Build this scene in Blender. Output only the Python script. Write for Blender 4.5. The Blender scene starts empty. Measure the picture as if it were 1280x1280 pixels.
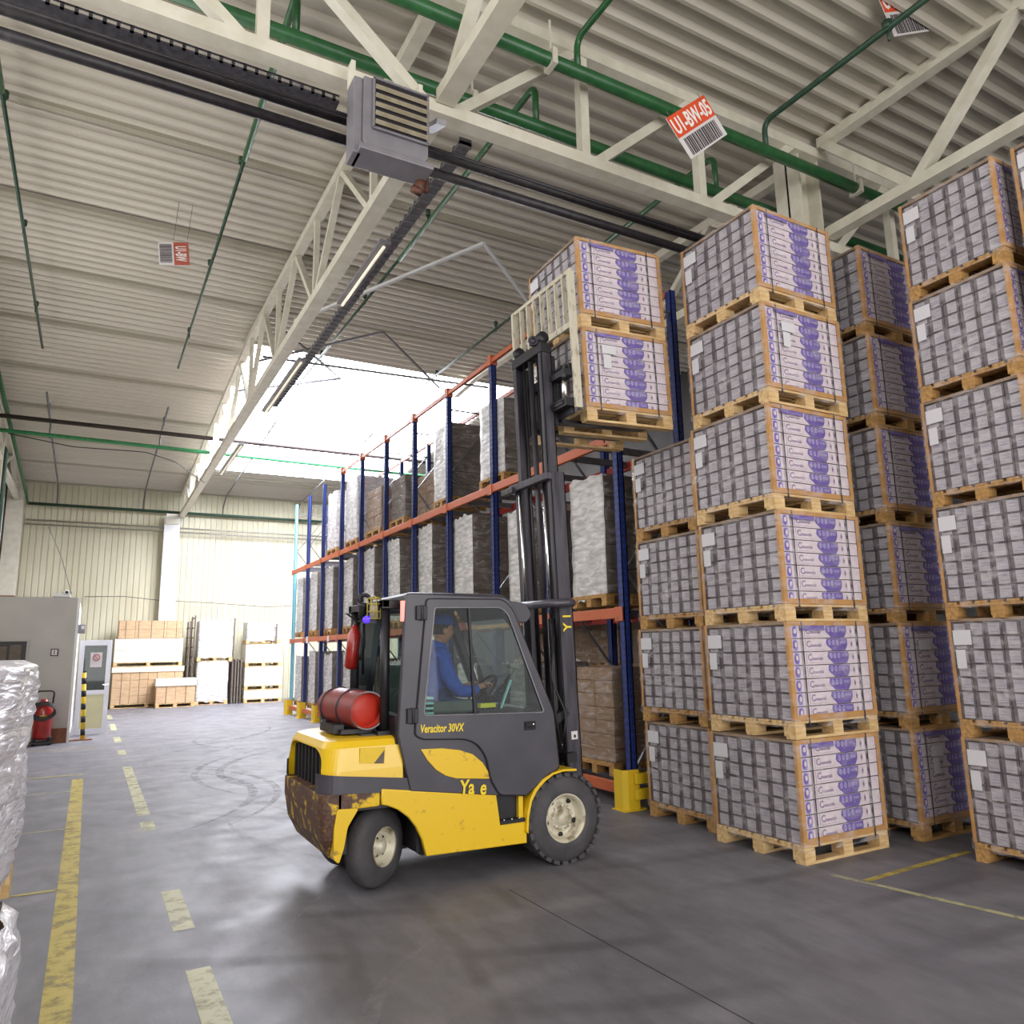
import bpy, bmesh, math, random
from mathutils import Vector, Matrix
random.seed(7)
SC=bpy.context.scene; COL=SC.collection
R=math.radians
ORD=['lowest','second','third','fourth','fifth','topmost']

# ------------------------------------------------------------------ materials
def lin(h):
    h=h.lstrip('#'); o=[]
    for i in (0,2,4):
        c=int(h[i:i+2],16)/255
        o.append(c/12.92 if c<=.04045 else ((c+.055)/1.055)**2.4)
    return (o[0],o[1],o[2],1)
def mat(name,c1,c2=None,rough=.6,metal=0,scale=8,stretch=(1,1,1),bump=0,detail=4,lo=.35,hi=.65,bscale=None,coat=0,spec=.5):
    m=bpy.data.materials.new(name); m.use_nodes=True; nt=m.node_tree; N=nt.nodes; L=nt.links
    b=N['Principled BSDF']; b.inputs['Base Color'].default_value=lin(c1)
    b.inputs['Roughness'].default_value=rough; b.inputs['Metallic'].default_value=metal
    b.inputs['Coat Weight'].default_value=coat; b.inputs['Specular IOR Level'].default_value=spec
    tc=N.new('ShaderNodeTexCoord'); mp=N.new('ShaderNodeMapping'); mp.inputs['Scale'].default_value=stretch
    L.new(tc.outputs['Object'],mp.inputs[0])
    no=N.new('ShaderNodeTexNoise'); no.inputs['Scale'].default_value=scale; no.inputs['Detail'].default_value=detail
    L.new(mp.outputs[0],no.inputs['Vector'])
    if c2:
        cr=N.new('ShaderNodeValToRGB'); cr.color_ramp.elements[0].position=lo; cr.color_ramp.elements[1].position=hi
        cr.color_ramp.elements[0].color=lin(c2); cr.color_ramp.elements[1].color=lin(c1)
        L.new(no.outputs['Fac'],cr.inputs[0]); L.new(cr.outputs[0],b.inputs['Base Color'])
    if bump:
        bn=no
        if bscale:
            bn=N.new('ShaderNodeTexNoise'); bn.inputs['Scale'].default_value=bscale; bn.inputs['Detail'].default_value=4
            L.new(mp.outputs[0],bn.inputs['Vector'])
        bp=N.new('ShaderNodeBump'); bp.inputs['Strength'].default_value=bump; bp.inputs['Distance'].default_value=.02
        L.new(bn.outputs['Fac'],bp.inputs['Height']); L.new(bp.outputs[0],b.inputs['Normal'])
    return m
def film_mat(name,tint,amount,rough=.22,scale=9,stretch=(1,1,3),rot=(0,0,0),white=.5,bump=.6,lo=.35,hi=.7,spec=.5):
    """thin clear film: transparent mixed with a glossy milky layer whose thickness varies"""
    m=bpy.data.materials.new(name); m.use_nodes=True; nt=m.node_tree; N=nt.nodes; L=nt.links
    b=N['Principled BSDF']; b.inputs['Base Color'].default_value=lin(tint); b.inputs['Roughness'].default_value=rough
    b.inputs['Specular IOR Level'].default_value=spec
    tr=N.new('ShaderNodeBsdfTransparent'); mx=N.new('ShaderNodeMixShader')
    tc=N.new('ShaderNodeTexCoord'); mp=N.new('ShaderNodeMapping'); mp.inputs['Scale'].default_value=stretch; mp.inputs['Rotation'].default_value=rot
    L.new(tc.outputs['Object'],mp.inputs[0])
    no=N.new('ShaderNodeTexNoise'); no.inputs['Scale'].default_value=scale; no.inputs['Detail'].default_value=5; no.inputs['Distortion'].default_value=.6
    L.new(mp.outputs[0],no.inputs['Vector'])
    mr=N.new('ShaderNodeMapRange'); mr.inputs[1].default_value=lo; mr.inputs[2].default_value=hi; mr.inputs[3].default_value=amount*(1-white); mr.inputs[4].default_value=min(1,amount*(1+white))
    L.new(no.outputs['Fac'],mr.inputs[0]); L.new(mr.outputs[0],mx.inputs[0])
    bp=N.new('ShaderNodeBump'); bp.inputs['Strength'].default_value=bump; bp.inputs['Distance'].default_value=.03
    L.new(no.outputs['Fac'],bp.inputs['Height']); L.new(bp.outputs[0],b.inputs['Normal'])
    L.new(tr.outputs[0],mx.inputs[1]); L.new(b.outputs[0],mx.inputs[2]); L.new(mx.outputs[0],N['Material Output'].inputs[0])
    return m
def glass_mat(name,tint,amount=.12,rough=.03):
    m=bpy.data.materials.new(name); m.use_nodes=True; nt=m.node_tree; N=nt.nodes; L=nt.links
    N.remove(N['Principled BSDF'])
    tr=N.new('ShaderNodeBsdfTransparent'); tr.inputs[0].default_value=lin(tint)
    gl=N.new('ShaderNodeBsdfGlossy'); gl.inputs['Roughness'].default_value=rough
    fr=N.new('ShaderNodeFresnel'); fr.inputs[0].default_value=1.5
    ad=N.new('ShaderNodeMath'); ad.operation='MULTIPLY'; ad.inputs[1].default_value=amount*8; L.new(fr.outputs[0],ad.inputs[0])
    mx=N.new('ShaderNodeMixShader'); L.new(ad.outputs[0],mx.inputs[0]); L.new(tr.outputs[0],mx.inputs[1]); L.new(gl.outputs[0],mx.inputs[2])
    L.new(mx.outputs[0],N['Material Output'].inputs[0]); return m
def emis(name,c,s):
    m=bpy.data.materials.new(name); m.use_nodes=True; b=m.node_tree.nodes['Principled BSDF']
    b.inputs['Base Color'].default_value=lin(c); b.inputs['Emission Color'].default_value=lin(c); b.inputs['Emission Strength'].default_value=s; return m
def layered(name,base,over,thr,scale,stretch=(1,1,1),rough=.5,axis=None,coat=0,soft=.04,metal=0,bump=0):
    """base paint with worn or dirty patches of a second colour; axis=(n, lo, hi) limits the patches to a part of the thing"""
    m=mat(name,base,None,rough,metal,scale,stretch,coat=coat); nt=m.node_tree; N=nt.nodes; L=nt.links
    b=N['Principled BSDF']; no=[n for n in N if n.type=='TEX_NOISE'][0]; no.inputs['Detail'].default_value=8; no.inputs['Roughness'].default_value=.65
    mr=N.new('ShaderNodeMapRange'); mr.inputs[1].default_value=thr-soft; mr.inputs[2].default_value=thr+soft
    src=no.outputs['Fac']
    if axis:
        tc=[n for n in N if n.type=='TEX_COORD'][0]; sp=N.new('ShaderNodeSeparateXYZ'); L.new(tc.outputs['Object'],sp.inputs[0])
        m2=N.new('ShaderNodeMapRange'); m2.inputs[1].default_value=axis[1]; m2.inputs[2].default_value=axis[2]; m2.inputs[3].default_value=axis[3]; m2.inputs[4].default_value=0
        L.new(sp.outputs[axis[0]],m2.inputs[0]); a=N.new('ShaderNodeMath'); a.operation='ADD'; L.new(src,a.inputs[0]); L.new(m2.outputs[0],a.inputs[1]); src=a.outputs[0]
    L.new(src,mr.inputs[0]); mx=N.new('ShaderNodeMix'); mx.data_type='RGBA'; mx.inputs[6].default_value=lin(base); mx.inputs[7].default_value=lin(over)
    n2=N.new('ShaderNodeTexNoise'); n2.inputs['Scale'].default_value=scale*4; n2.inputs['Detail'].default_value=6
    L.new([n for n in N if n.type=='MAPPING'][0].outputs[0],n2.inputs['Vector']); r2=N.new('ShaderNodeMapRange'); r2.inputs[1].default_value=.35; r2.inputs[2].default_value=.7; r2.inputs[3].default_value=.65; r2.inputs[4].default_value=1.9
    L.new(n2.outputs['Fac'],r2.inputs[0]); m3=N.new('ShaderNodeMix'); m3.data_type='RGBA'; m3.blend_type='MULTIPLY'; m3.inputs[0].default_value=1; m3.inputs[6].default_value=lin(over); L.new(r2.outputs[0],m3.inputs[7]); L.new(m3.outputs[2],mx.inputs[7])
    L.new(mr.outputs[0],mx.inputs[0]); L.new(mx.outputs[2],b.inputs['Base Color'])
    return m

def floor_mat():
    m=mat('concrete_floor','#706e73','#626066',.6,0,.9,bump=.05,detail=8,lo=.3,hi=.7,bscale=45); nt=m.node_tree; N=nt.nodes; L=nt.links
    b=N['Principled BSDF']; cr=[n for n in N if n.type=='VALTORGB'][0]; tc=[n for n in N if n.type=='TEX_COORD'][0]
    out=cr.outputs[0]
    def arc(cx,cy,sc,dist,col,amt,lo,hi,out):
        mp=N.new('ShaderNodeMapping'); mp.inputs['Location'].default_value=(-cx,-cy,0); L.new(tc.outputs['Object'],mp.inputs[0])
        w=N.new('ShaderNodeTexWave'); w.wave_type='RINGS'; w.rings_direction='Z'; w.inputs['Scale'].default_value=sc; w.inputs['Distortion'].default_value=dist
        w.inputs['Detail'].default_value=3; w.inputs['Detail Scale'].default_value=.35; L.new(mp.outputs[0],w.inputs['Vector'])
        n2=N.new('ShaderNodeTexNoise'); n2.inputs['Scale'].default_value=.7; n2.inputs['Detail'].default_value=3; L.new(mp.outputs[0],n2.inputs['Vector'])
        r1=N.new('ShaderNodeMapRange'); r1.inputs[1].default_value=lo; r1.inputs[2].default_value=hi; r1.inputs[4].default_value=amt; L.new(w.outputs['Fac'],r1.inputs[0])
        r2=N.new('ShaderNodeMapRange'); r2.inputs[1].default_value=.45; r2.inputs[2].default_value=.62; L.new(n2.outputs['Fac'],r2.inputs[0])
        mu=N.new('ShaderNodeMath'); mu.operation='MULTIPLY'; L.new(r1.outputs[0],mu.inputs[0]); L.new(r2.outputs[0],mu.inputs[1])
        mx=N.new('ShaderNodeMix'); mx.data_type='RGBA'; L.new(mu.outputs[0],mx.inputs[0]); L.new(out,mx.inputs[6]); mx.inputs[7].default_value=lin(col)
        return mx.outputs[2]
    out=arc(5.5,13,.42,2.2,'#474449',.5,.86,1.,out)
    out=arc(-6,6,.55,3.0,'#4a474c',.45,.88,1.,out)
    out=arc(3,-2,.35,4.0,'#8c898e',.35,.8,1.,out)
    m5=N.new('ShaderNodeMapping'); m5.inputs['Scale'].default_value=(1,.35,1); L.new(tc.outputs['Object'],m5.inputs[0])
    n5=N.new('ShaderNodeTexNoise'); n5.inputs['Scale'].default_value=6; n5.inputs['Detail'].default_value=10; n5.inputs['Roughness'].default_value=.7; L.new(m5.outputs[0],n5.inputs['Vector'])
    r5=N.new('ShaderNodeMapRange'); r5.inputs[1].default_value=.3; r5.inputs[2].default_value=.7; r5.inputs[3].default_value=.78; r5.inputs[4].default_value=1.2; L.new(n5.outputs['Fac'],r5.inputs[0])
    m6=N.new('ShaderNodeMix'); m6.data_type='RGBA'; m6.blend_type='MULTIPLY'; m6.inputs[0].default_value=1; L.new(out,m6.inputs[6]); L.new(r5.outputs[0],m6.inputs[7]); out=m6.outputs[2]
    L.new(out,b.inputs['Base Color'])
    n3=N.new('ShaderNodeTexNoise'); n3.inputs['Scale'].default_value=2.3; n3.inputs['Detail'].default_value=6; L.new(tc.outputs['Object'],n3.inputs['Vector'])
    r3=N.new('ShaderNodeMapRange'); r3.inputs[1].default_value=.3; r3.inputs[2].default_value=.7; r3.inputs[3].default_value=.46; r3.inputs[4].default_value=.66
    L.new(n3.outputs['Fac'],r3.inputs[0]); L.new(r3.outputs[0],b.inputs['Roughness'])
    return m
def line_mat(name,c):
    m=bpy.data.materials.new(name); m.use_nodes=True; nt=m.node_tree; N=nt.nodes; L=nt.links; b=N['Principled BSDF']
    b.inputs['Base Color'].default_value=lin(c); b.inputs['Roughness'].default_value=.55
    tc=N.new('ShaderNodeTexCoord'); no=N.new('ShaderNodeTexNoise'); no.inputs['Scale'].default_value=7; no.inputs['Detail'].default_value=9; no.inputs['Roughness'].default_value=.7
    L.new(tc.outputs['Object'],no.inputs['Vector']); mr=N.new('ShaderNodeMapRange'); mr.inputs[1].default_value=.38; mr.inputs[2].default_value=.52; mr.inputs[3].default_value=.35; mr.inputs[4].default_value=.85
    L.new(no.outputs['Fac'],mr.inputs[0]); tr=N.new('ShaderNodeBsdfTransparent'); mx=N.new('ShaderNodeMixShader')
    L.new(mr.outputs[0],mx.inputs[0]); L.new(tr.outputs[0],mx.inputs[1]); L.new(b.outputs[0],mx.inputs[2]); L.new(mx.outputs[0],N['Material Output'].inputs[0]); return m

def mark_mat(name,c,a):
    m=line_mat(name,c); mr=[n for n in m.node_tree.nodes if n.type=='MAP_RANGE'][0]; mr.inputs[1].default_value=.4; mr.inputs[2].default_value=.75; mr.inputs[3].default_value=0; mr.inputs[4].default_value=a
    return m
M={}
M['tmark']=mark_mat('dark_tyre_mark','#353237',.75)
M['lmark']=mark_mat('pale_scuff','#9a979c',.6)
M['floor']=floor_mat()
M['yline']=line_mat('worn_yellow_paint','#b8a54c'); M['wline']=line_mat('worn_pale_paint','#b5b08a')
M['ceil']=mat('ribbed_ceiling_sheet','#c6bfb2','#bcb5a8',.36,.15,1.2,(.2,1,1))
M['seam']=mat('ceiling_seam','#a39d8c',None,.6)
M['wall']=mat('cream_wall_sheet','#cbc6ae','#bcb69c',.6,0,.8,(1,1,.3))
M['walls']=mat('office_grey_paint','#b3b0ab','#a9a6a2',.75,0,1.2)
M['dark_wall']=mat('shade_toned_wall_sheet','#37332f','#2c2926',.8,0,1.2)  # wall sheet coloured dark to stand in for shade behind the rack
M['white_wall']=mat('white_panel','#dcdcdc','#d0d0d0',.5,0,2)
M['steel']=mat('cream_painted_steel','#d6d1c2','#c9c3b2',.45,.0,5)
M['sky_panel']=emis('translucent_roof_light','#f4f6ff',12)
M['green']=mat('green_pipe_paint','#2c6238','#24542f',.35,0,10)
M['pale_green']=mat('pale_green_pipe','#3d8f5c','#2f7a4a',.4,0,10)
M['dgreen']=mat('dark_green_pipe','#2c4a38','#24402f',.45,0,10)
M['blackpipe']=mat('black_pipe_lagging','#2c272b','#1d1a1e',.5,0,12,bump=.4)
M['brownpipe']=mat('brown_steel_pipe','#3a2f2c','#2c2422',.5,.2,12)
M['lilac']=mat('heater_grey_steel','#848187','#78757b',.45,.2,4)
M['grille']=mat('dark_grille','#221d22',None,.5)
M['louvre']=mat('beige_louvre','#a79d87','#8f866f',.5)
M['rusty']=mat('rusty_valve','#6b4434','#3a2a24',.6,.3,20)
M['wood']=mat('pale_pallet_wood','#d6b98a','#b8935f',.75,0,5,(1.2,6,6),detail=6)
M['wood2']=mat('aged_pallet_wood','#b98f55','#8f6a3c',.8,0,5,(1.2,6,6),detail=6)
M['edge']=mat('kraft_edge_board','#b98b52','#a67943',.65,0,6)
M['cbody']=mat('dark_grey_carton_side','#635a5e','#4f474b',.65,0,12)
M['clabel']=mat('light_grey_carton_end','#a6a1a6','#948f95',.5,0,14,(1,1,1),bump=.15)
M['cpaper']=mat('pale_printed_paper','#d3c6cc','#c4b6bd',.55,0,10)
M['purple']=mat('purple_print','#6f5ca3','#625095',.5,0,10)
M['lpurple']=mat('lilac_print','#a79dc6',None,.5)
M['ink']=mat('grey_violet_ink','#7d6c8c',None,.6)
M['strap']=mat('black_strap','#2a2630',None,.4)
M['label']=mat('white_paper_label','#c9c7cb',None,.6)
M['film']=film_mat('clear_stretch_film','#e8e2e6',.2,.2,7,(1,1,2.4),(.3,.35,.2),.9,.8,.46,.78)
M['film2']=film_mat('milky_lit_side_film','#dad7d6',.8,.32,3.5,(1.5,1.5,5),(.1,0,0),.3,.45,.35,.7)  # milky film; on rack loads its white also stands in for side light
M['film3']=film_mat('thick_white_film','#d9d6de',.93,.27,5,(1,1,6),(.6,.0,0),.06,.8,.3,.7)
M['kraft']=mat('brown_kraft_carton','#8d745c','#7a634d',.75,0,5,(1,1,6),bump=.2)
M['kraft_l']=mat('tan_carton','#c8a985','#b89874',.75,0,5,(1,1,6))
M['white_box']=mat('pale_carton','#e4dccb','#d8cfbb',.7,0,5,(1,1,6))
M['dkraft']=mat('grey_brown_carton','#6c6158','#595048',.8,0,5,(1,1,6))
M['blue']=mat('blue_rack_paint','#22357a','#1c2c68',.4,.1,12)
M['dblue']=mat('punched_hole_shadow','#10183a',None,.6)
M['cyan']=mat('pale_blue_rack_paint','#79c6dd','#8fd0e4',.4,.1,12)
M['orange']=layered('orange_rack_paint','#b4582f','#7d4528',.62,8,(1,1,1),.45)
M['red']=mat('red_rack_paint','#a8322a','#8e2a24',.45,.1,9)
M['galv']=mat('galvanised_brace','#77767a','#67666a',.4,.5,12)
M['gyellow']=layered('yellow_guard_paint','#d9b520','#6d5a2c',.70,12,(1,1,1),.5)
M['fyel']=layered('yellow_truck_paint','#dcb416','#86682a',.655,9,(1,1,1.4),.32,coat=.3)
M['fcw']=layered('rusted_yellow_counterweight','#d5af1c','#4a3228',.56,11,(1,1,1),.6,axis=(0,-1.33,-1.12,.17),soft=.05)
M['fblk']=mat('charcoal_truck_paint','#46434b','#3c3a42',.38,.1,3,bump=.03)
M['fdark']=mat('black_steel','#232127','#1a191d',.45,.2,8)
M['fmast']=mat('grey_black_mast_steel','#4a474f','#322f35',.42,.4,6,(3,3,.4))
M['carr']=mat('worn_cream_backrest','#c0b9a6','#8d8676',.5,.1,14,(2,2,.6),lo=.3,hi=.45)
M['chrome']=mat('chrome_rod','#d8d8dc',None,.15,1)
M['tyre']=mat('worn_tyre_rubber','#4a474a','#3b393c',.8,0,6,bump=.25,bscale=40)
M['rim']=mat('cream_wheel_rim','#c9c2ad','#7a6c54',.45,.2,9,lo=.35,hi=.5)
M['decal']=mat('yellow_lettering','#e6c81c',None,.4)
M['glass']=glass_mat('cab_glass','#d9e4e0',.075)
M['tank']=layered('dull_red_tank_paint','#7c2c2a','#54302c',.58,9,(1,1,1),.5)
M['tankend']=mat('bright_red_paint','#b82a14','#a82210',.55,0,6,coat=.1)
M['extred']=mat('extinguisher_red','#a01c18','#86160f',.3,0,8,coat=.4)
M['rubber']=mat('black_rubber_hose','#201e20',None,.5)
M['jacket']=mat('blue_work_jacket','#2752b4','#1d4196',.8,0,14,bump=.5)
M['cap']=mat('blue_cap_cloth','#27499c','#203e88',.8,0,14)
M['skin']=mat('skin','#b07f66','#a5745c',.55,0,20)
M['trouser']=mat('blue_work_trousers','#24447f','#1c3768',.85,0,14)
M['hair']=mat('dark_hair','#2b2422',None,.8)
M['seat']=mat('grey_green_seat_vinyl','#4f5b57','#424d4a',.6,0,9)
M['hivis']=mat('yellow_trim','#c9c318',None,.5)
M['teal']=mat('pale_teal_sheet','#8fc7c3',None,.4)
M['osign']=mat('orange_sign_face','#d8502a','#c94722',.5,0,6)
M['rsign']=mat('faded_red_sign_face','#b05a4a','#a04c3c',.5,0,6)
M['wsign']=mat('white_sign_face','#cfcaca',None,.5)
M['signtxt']=mat('white_sign_lettering','#e6e2de',None,.5)
M['bar']=mat('barcode_ink','#3b3438',None,.6)
M['taillight']=emis('tail_light_lens','#ff8a80',.9)
M['bluel']=emis('blue_warning_led','#2210ff',9)
M['ledw']=emis('lamp_tube','#fff6dc',.25)
M['cageyel']=mat('yellow_cage_wire','#a8963a',None,.4,.2)
M['brick']=mat('brown_plinth','#8a5a44','#70452f',.8,0,8)
M['reds']=mat('prohibition_red','#b83a40',None,.5)
M['cpanel']=mat('cream_door_panel','#d8d3a8','#cdc79c',.5,0,3)
M['pvc']=mat('white_door_frame','#e2e2e8',None,.35)
M['dglass']=glass_mat('door_glass','#6f8a8c',.12)
M['black']=mat('matt_black','#161417',None,.7)
M['silverp']=mat('silver_pipe','#a9a79c','#98968b',.35,.6,8)
M['grey_wrap']=mat('grey_wrapped_goods','#a8a2a6','#8a8488',.55,0,4,(1,1,8),bump=.5)

# ------------------------------------------------------------------ geometry helpers
def box(bm,x0,x1,y0,y1,z0,z1,mi=0,T=None):
    vs=[]
    for x,y,z in ((x0,y0,z0),(x1,y0,z0),(x1,y1,z0),(x0,y1,z0),(x0,y0,z1),(x1,y0,z1),(x1,y1,z1),(x0,y1,z1)):
        v=Vector((x,y,z)); vs.append(bm.verts.new(T@v if T else v))
    for f in ((0,3,2,1),(4,5,6,7),(0,1,5,4),(1,2,6,5),(2,3,7,6),(3,0,4,7)):
        bm.faces.new([vs[i] for i in f]).material_index=mi
def ring(c,u,v,r,n,ph=0): return [c+u*(r*math.cos(ph+2*math.pi*i/n))+v*(r*math.sin(ph+2*math.pi*i/n)) for i in range(n)]
def frame(d):
    d=d.normalized(); a=Vector((0,0,1)) if abs(d.z)<.9 else Vector((1,0,0))
    u=d.cross(a).normalized(); return u,d.cross(u).normalized()
def path(bm,pts,r,n=10,mi=0,cap=True,closed=False):
    pts=[Vector(p) for p in pts]; rr=r if isinstance(r,(list,tuple)) else [r]*len(pts)
    rings=[]; k=len(pts); u=None
    for i,p in enumerate(pts):
        if closed: d=pts[(i+1)%k]-pts[i-1]
        else: d=(pts[min(i+1,k-1)]-pts[max(i-1,0)])
        d.normalize()
        if u is None: u,v=frame(d)
        else:
            u=(u-d*u.dot(d)).normalized(); v=d.cross(u)
        rings.append([bm.verts.new(q) for q in ring(p,u,v,rr[i],n)])
    for i in range(k if closed else k-1):
        a,b=rings[i],rings[(i+1)%k]
        for j in range(n): 
            f=bm.faces.new((a[j],a[(j+1)%n],b[(j+1)%n],b[j])); f.smooth=True; f.material_index=mi
    if cap and not closed:
        bm.faces.new(list(reversed(rings[0]))).material_index=mi; bm.faces.new(rings[-1]).material_index=mi
def tube(bm,a,b,r,n=12,mi=0): path(bm,[a,b],r,n,mi)
def bend(pts,rad=.12,n=5):
    """round the corners of a polyline"""
    P=[Vector(p) for p in pts]; o=[P[0]]
    for i in range(1,len(P)-1):
        a=(P[i-1]-P[i]); b=(P[i+1]-P[i]); ra=min(rad,a.length*.45,b.length*.45); a=P[i]+a.normalized()*ra; b=P[i]+b.normalized()*ra
        for j in range(n+1):
            t=j/n; o.append(a*(1-t)**2+P[i]*2*t*(1-t)+b*t*t)
    o.append(P[-1]); return o
def bar(bm,a,b,w,h,mi=0,up=(0,0,1)):
    a=Vector(a);b=Vector(b);d=(b-a); L=d.length; d.normalize(); up=Vector(up)
    if abs(d.dot(up))>.98: up=Vector((0,1,0))
    s=d.cross(up).normalized(); t=s.cross(d).normalized()
    T=Matrix((( d.x,s.x,t.x,a.x),(d.y,s.y,t.y,a.y),(d.z,s.z,t.z,a.z),(0,0,0,1)))
    box(bm,0,L,-w/2,w/2,-h/2,h/2,mi,T)
def lathe(bm,c,ax,prof,n=32,mi=0,smooth=True,start=0):
    """prof: (distance along ax, radius[, material])"""
    c=Vector(c);ax=Vector(ax).normalized();u,v=frame(ax); rs=[]
    for p in prof:
        if p[1]<1e-5: rs.append([bm.verts.new(c+ax*p[0])])
        else: rs.append([bm.verts.new(q) for q in ring(c+ax*p[0],u,v,p[1],n)])
    for i in range(len(rs)-1):
        a,b=rs[i],rs[i+1]; m_=prof[i+1][2] if len(prof[i+1])>2 else mi
        for j in range(n):
            if len(a)==1 and len(b)==1: continue
            if len(a)==1: f=bm.faces.new((a[0],b[(j+1)%n],b[j]))
            elif len(b)==1: f=bm.faces.new((a[j],a[(j+1)%n],b[0]))
            else: f=bm.faces.new((a[j],a[(j+1)%n],b[(j+1)%n],b[j]))
            f.smooth=smooth; f.material_index=m_
def prism_xz(bm,pts,y0,y1,mi=0):
    a=[bm.verts.new((x,y0,z)) for x,z in pts]; b=[bm.verts.new((x,y1,z)) for x,z in pts]; n=len(pts)
    bm.faces.new(a).material_index=mi; bm.faces.new(list(reversed(b))).material_index=mi
    for i in range(n): bm.faces.new((a[i],b[i],b[(i+1)%n],a[(i+1)%n])).material_index=mi
def loft(bm,loops,mi=0,caps=True,smooth=False):
    rs=[[bm.verts.new(p) for p in l] for l in loops]; n=len(rs[0])
    for a,b in zip(rs,rs[1:]):
        for j in range(n):
            f=bm.faces.new((a[j],a[(j+1)%n],b[(j+1)%n],b[j])); f.material_index=mi; f.smooth=smooth
    if caps: bm.faces.new(list(reversed(rs[0]))).material_index=mi; bm.faces.new(rs[-1]).material_index=mi

def rootpos(o):
    v=Vector((0,0,0))
    while o: v+=Vector(o.location); o=o.parent
    return v
def obj(name,bm,mats,parent=None,label=None,bevel=0,seg=2,smooth=None,local=False):
    """link bm (world coordinates unless local) as ONE mesh object"""
    if not isinstance(mats,(list,tuple)): mats=[mats]
    me=bpy.data.meshes.new(name)
    bmesh.ops.recalc_face_normals(bm,faces=bm.faces)
    if parent is not None and not local:
        o=rootpos(parent); bmesh.ops.translate(bm,verts=bm.verts,vec=-o)
    bm.to_mesh(me); bm.free()
    for m in mats: me.materials.append(M[m])
    ob=bpy.data.objects.new(name,me); COL.objects.link(ob); ob.parent=parent
    if bevel:
        b=ob.modifiers.new('Bevel','BEVEL'); b.width=bevel; b.segments=seg; b.limit_method='ANGLE'; b.angle_limit=R(40)
    if label: ob['label']=label
    return ob
def thing(name,label,cat,loc=(0,0,0),rot=(0,0,0),group=None):
    o=bpy.data.objects.new(name,None); COL.objects.link(o); o.location=loc; o.rotation_euler=rot; o.empty_display_size=.2
    o['label']=label; o['category']=cat
    if group: o['group']=group
    return o
def tag(o,label,cat,group=None):
    o['label']=label; o['category']=cat
    if group: o['group']=group
    return o
def recenter(o):
    """put the origin of a single-mesh thing at its lowest middle point"""
    vs=o.data.vertices; xs=[v.co.x for v in vs]; ys=[v.co.y for v in vs]; zs=[v.co.z for v in vs]
    c=Vector(((min(xs)+max(xs))/2,(min(ys)+max(ys))/2,min(zs)))
    o.data.transform(Matrix.Translation(-c)); o.location=c; return o
def struct(name,bm,mats,parent=None,bevel=0):
    o=obj(name,bm,mats,parent,bevel=bevel)
    if not parent: o['kind']='structure'
    return o
def copy_tree(o,parent=None):
    c=o.copy(); COL.objects.link(c); c.parent=parent
    for ch in list(KIDS.get(o.name,())): copy_tree(ch,c)
    return c
KIDS={}
def index_kids():
    KIDS.clear()
    for o in bpy.data.objects:
        if o.parent: KIDS.setdefault(o.parent.name,[]).append(o)
def curve_mesh(splines,thick,bev=0,text=None,size=.1,font_shear=0,align='LEFT',res=6,bold=.022):
    """flat outline with holes, or text, given thickness; comes back as a bmesh facing -Y (x right, z up, centred on y=0)"""
    if text is None:
        cu=bpy.data.curves.new('tmp','CURVE'); cu.dimensions='2D'; cu.fill_mode='BOTH'; cu.resolution_u=res
        for s in splines:
            sp=cu.splines.new('POLY'); sp.points.add(len(s)-1); sp.use_cyclic_u=True
            for p,(x,z) in zip(sp.points,s): p.co=(x,z,0,1)
    else:
        cu=bpy.data.curves.new('tmp','FONT'); cu.body=text; cu.size=size; cu.shear=font_shear; cu.align_x=align; cu.resolution_u=2
    cu.extrude=max(thick/2-bev,1e-4); cu.bevel_depth=bev; cu.bevel_resolution=1
    if bev and text is None: cu.offset=-bev
    if text is not None: cu.offset=size*bold
    ob=bpy.data.objects.new('tmp',cu); me=bpy.data.meshes.new_from_object(ob)
    bm=bmesh.new(); bm.from_mesh(me); bmesh.ops.rotate(bm,verts=bm.verts,matrix=Matrix.Rotation(R(90),3,'X'))
    for f in bm.faces: f.material_index=0
    bpy.data.objects.remove(ob); bpy.data.curves.remove(cu); bpy.data.meshes.remove(me)
    return bm
def moved(bm,v=None,rot=None,pivot=(0,0,0)):
    if rot is not None: bmesh.ops.rotate(bm,verts=bm.verts,matrix=rot,cent=pivot)
    if v is not None: bmesh.ops.translate(bm,verts=bm.verts,vec=v)
    return bm
def join(bm,other,mi=0):
    me=bpy.data.meshes.new('t'); other.to_mesh(me); other.free()
    n=len(bm.faces); bm.from_mesh(me); bm.faces.ensure_lookup_table()
    for f in bm.faces[n:]: f.material_index=mi
    bpy.data.meshes.remove(me)
def rounded(pts,rad,n=4):
    """round polygon corners; rad a number or list"""
    k=len(pts); o=[]
    for i in range(k):
        p=Vector(pts[i]); a=Vector(pts[i-1])-p; b=Vector(pts[(i+1)%k])-p; r=rad[i] if isinstance(rad,(list,tuple)) else rad
        if r<=0: o.append(tuple(p)); continue
        r=min(r,a.length*.45,b.length*.45); a=p+a.normalized()*r; b=p+b.normalized()*r
        for j in range(n+1):
            t=j/n; q=a*(1-t)**2+p*2*t*(1-t)+b*t*t; o.append(tuple(q))
    return o

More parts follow.
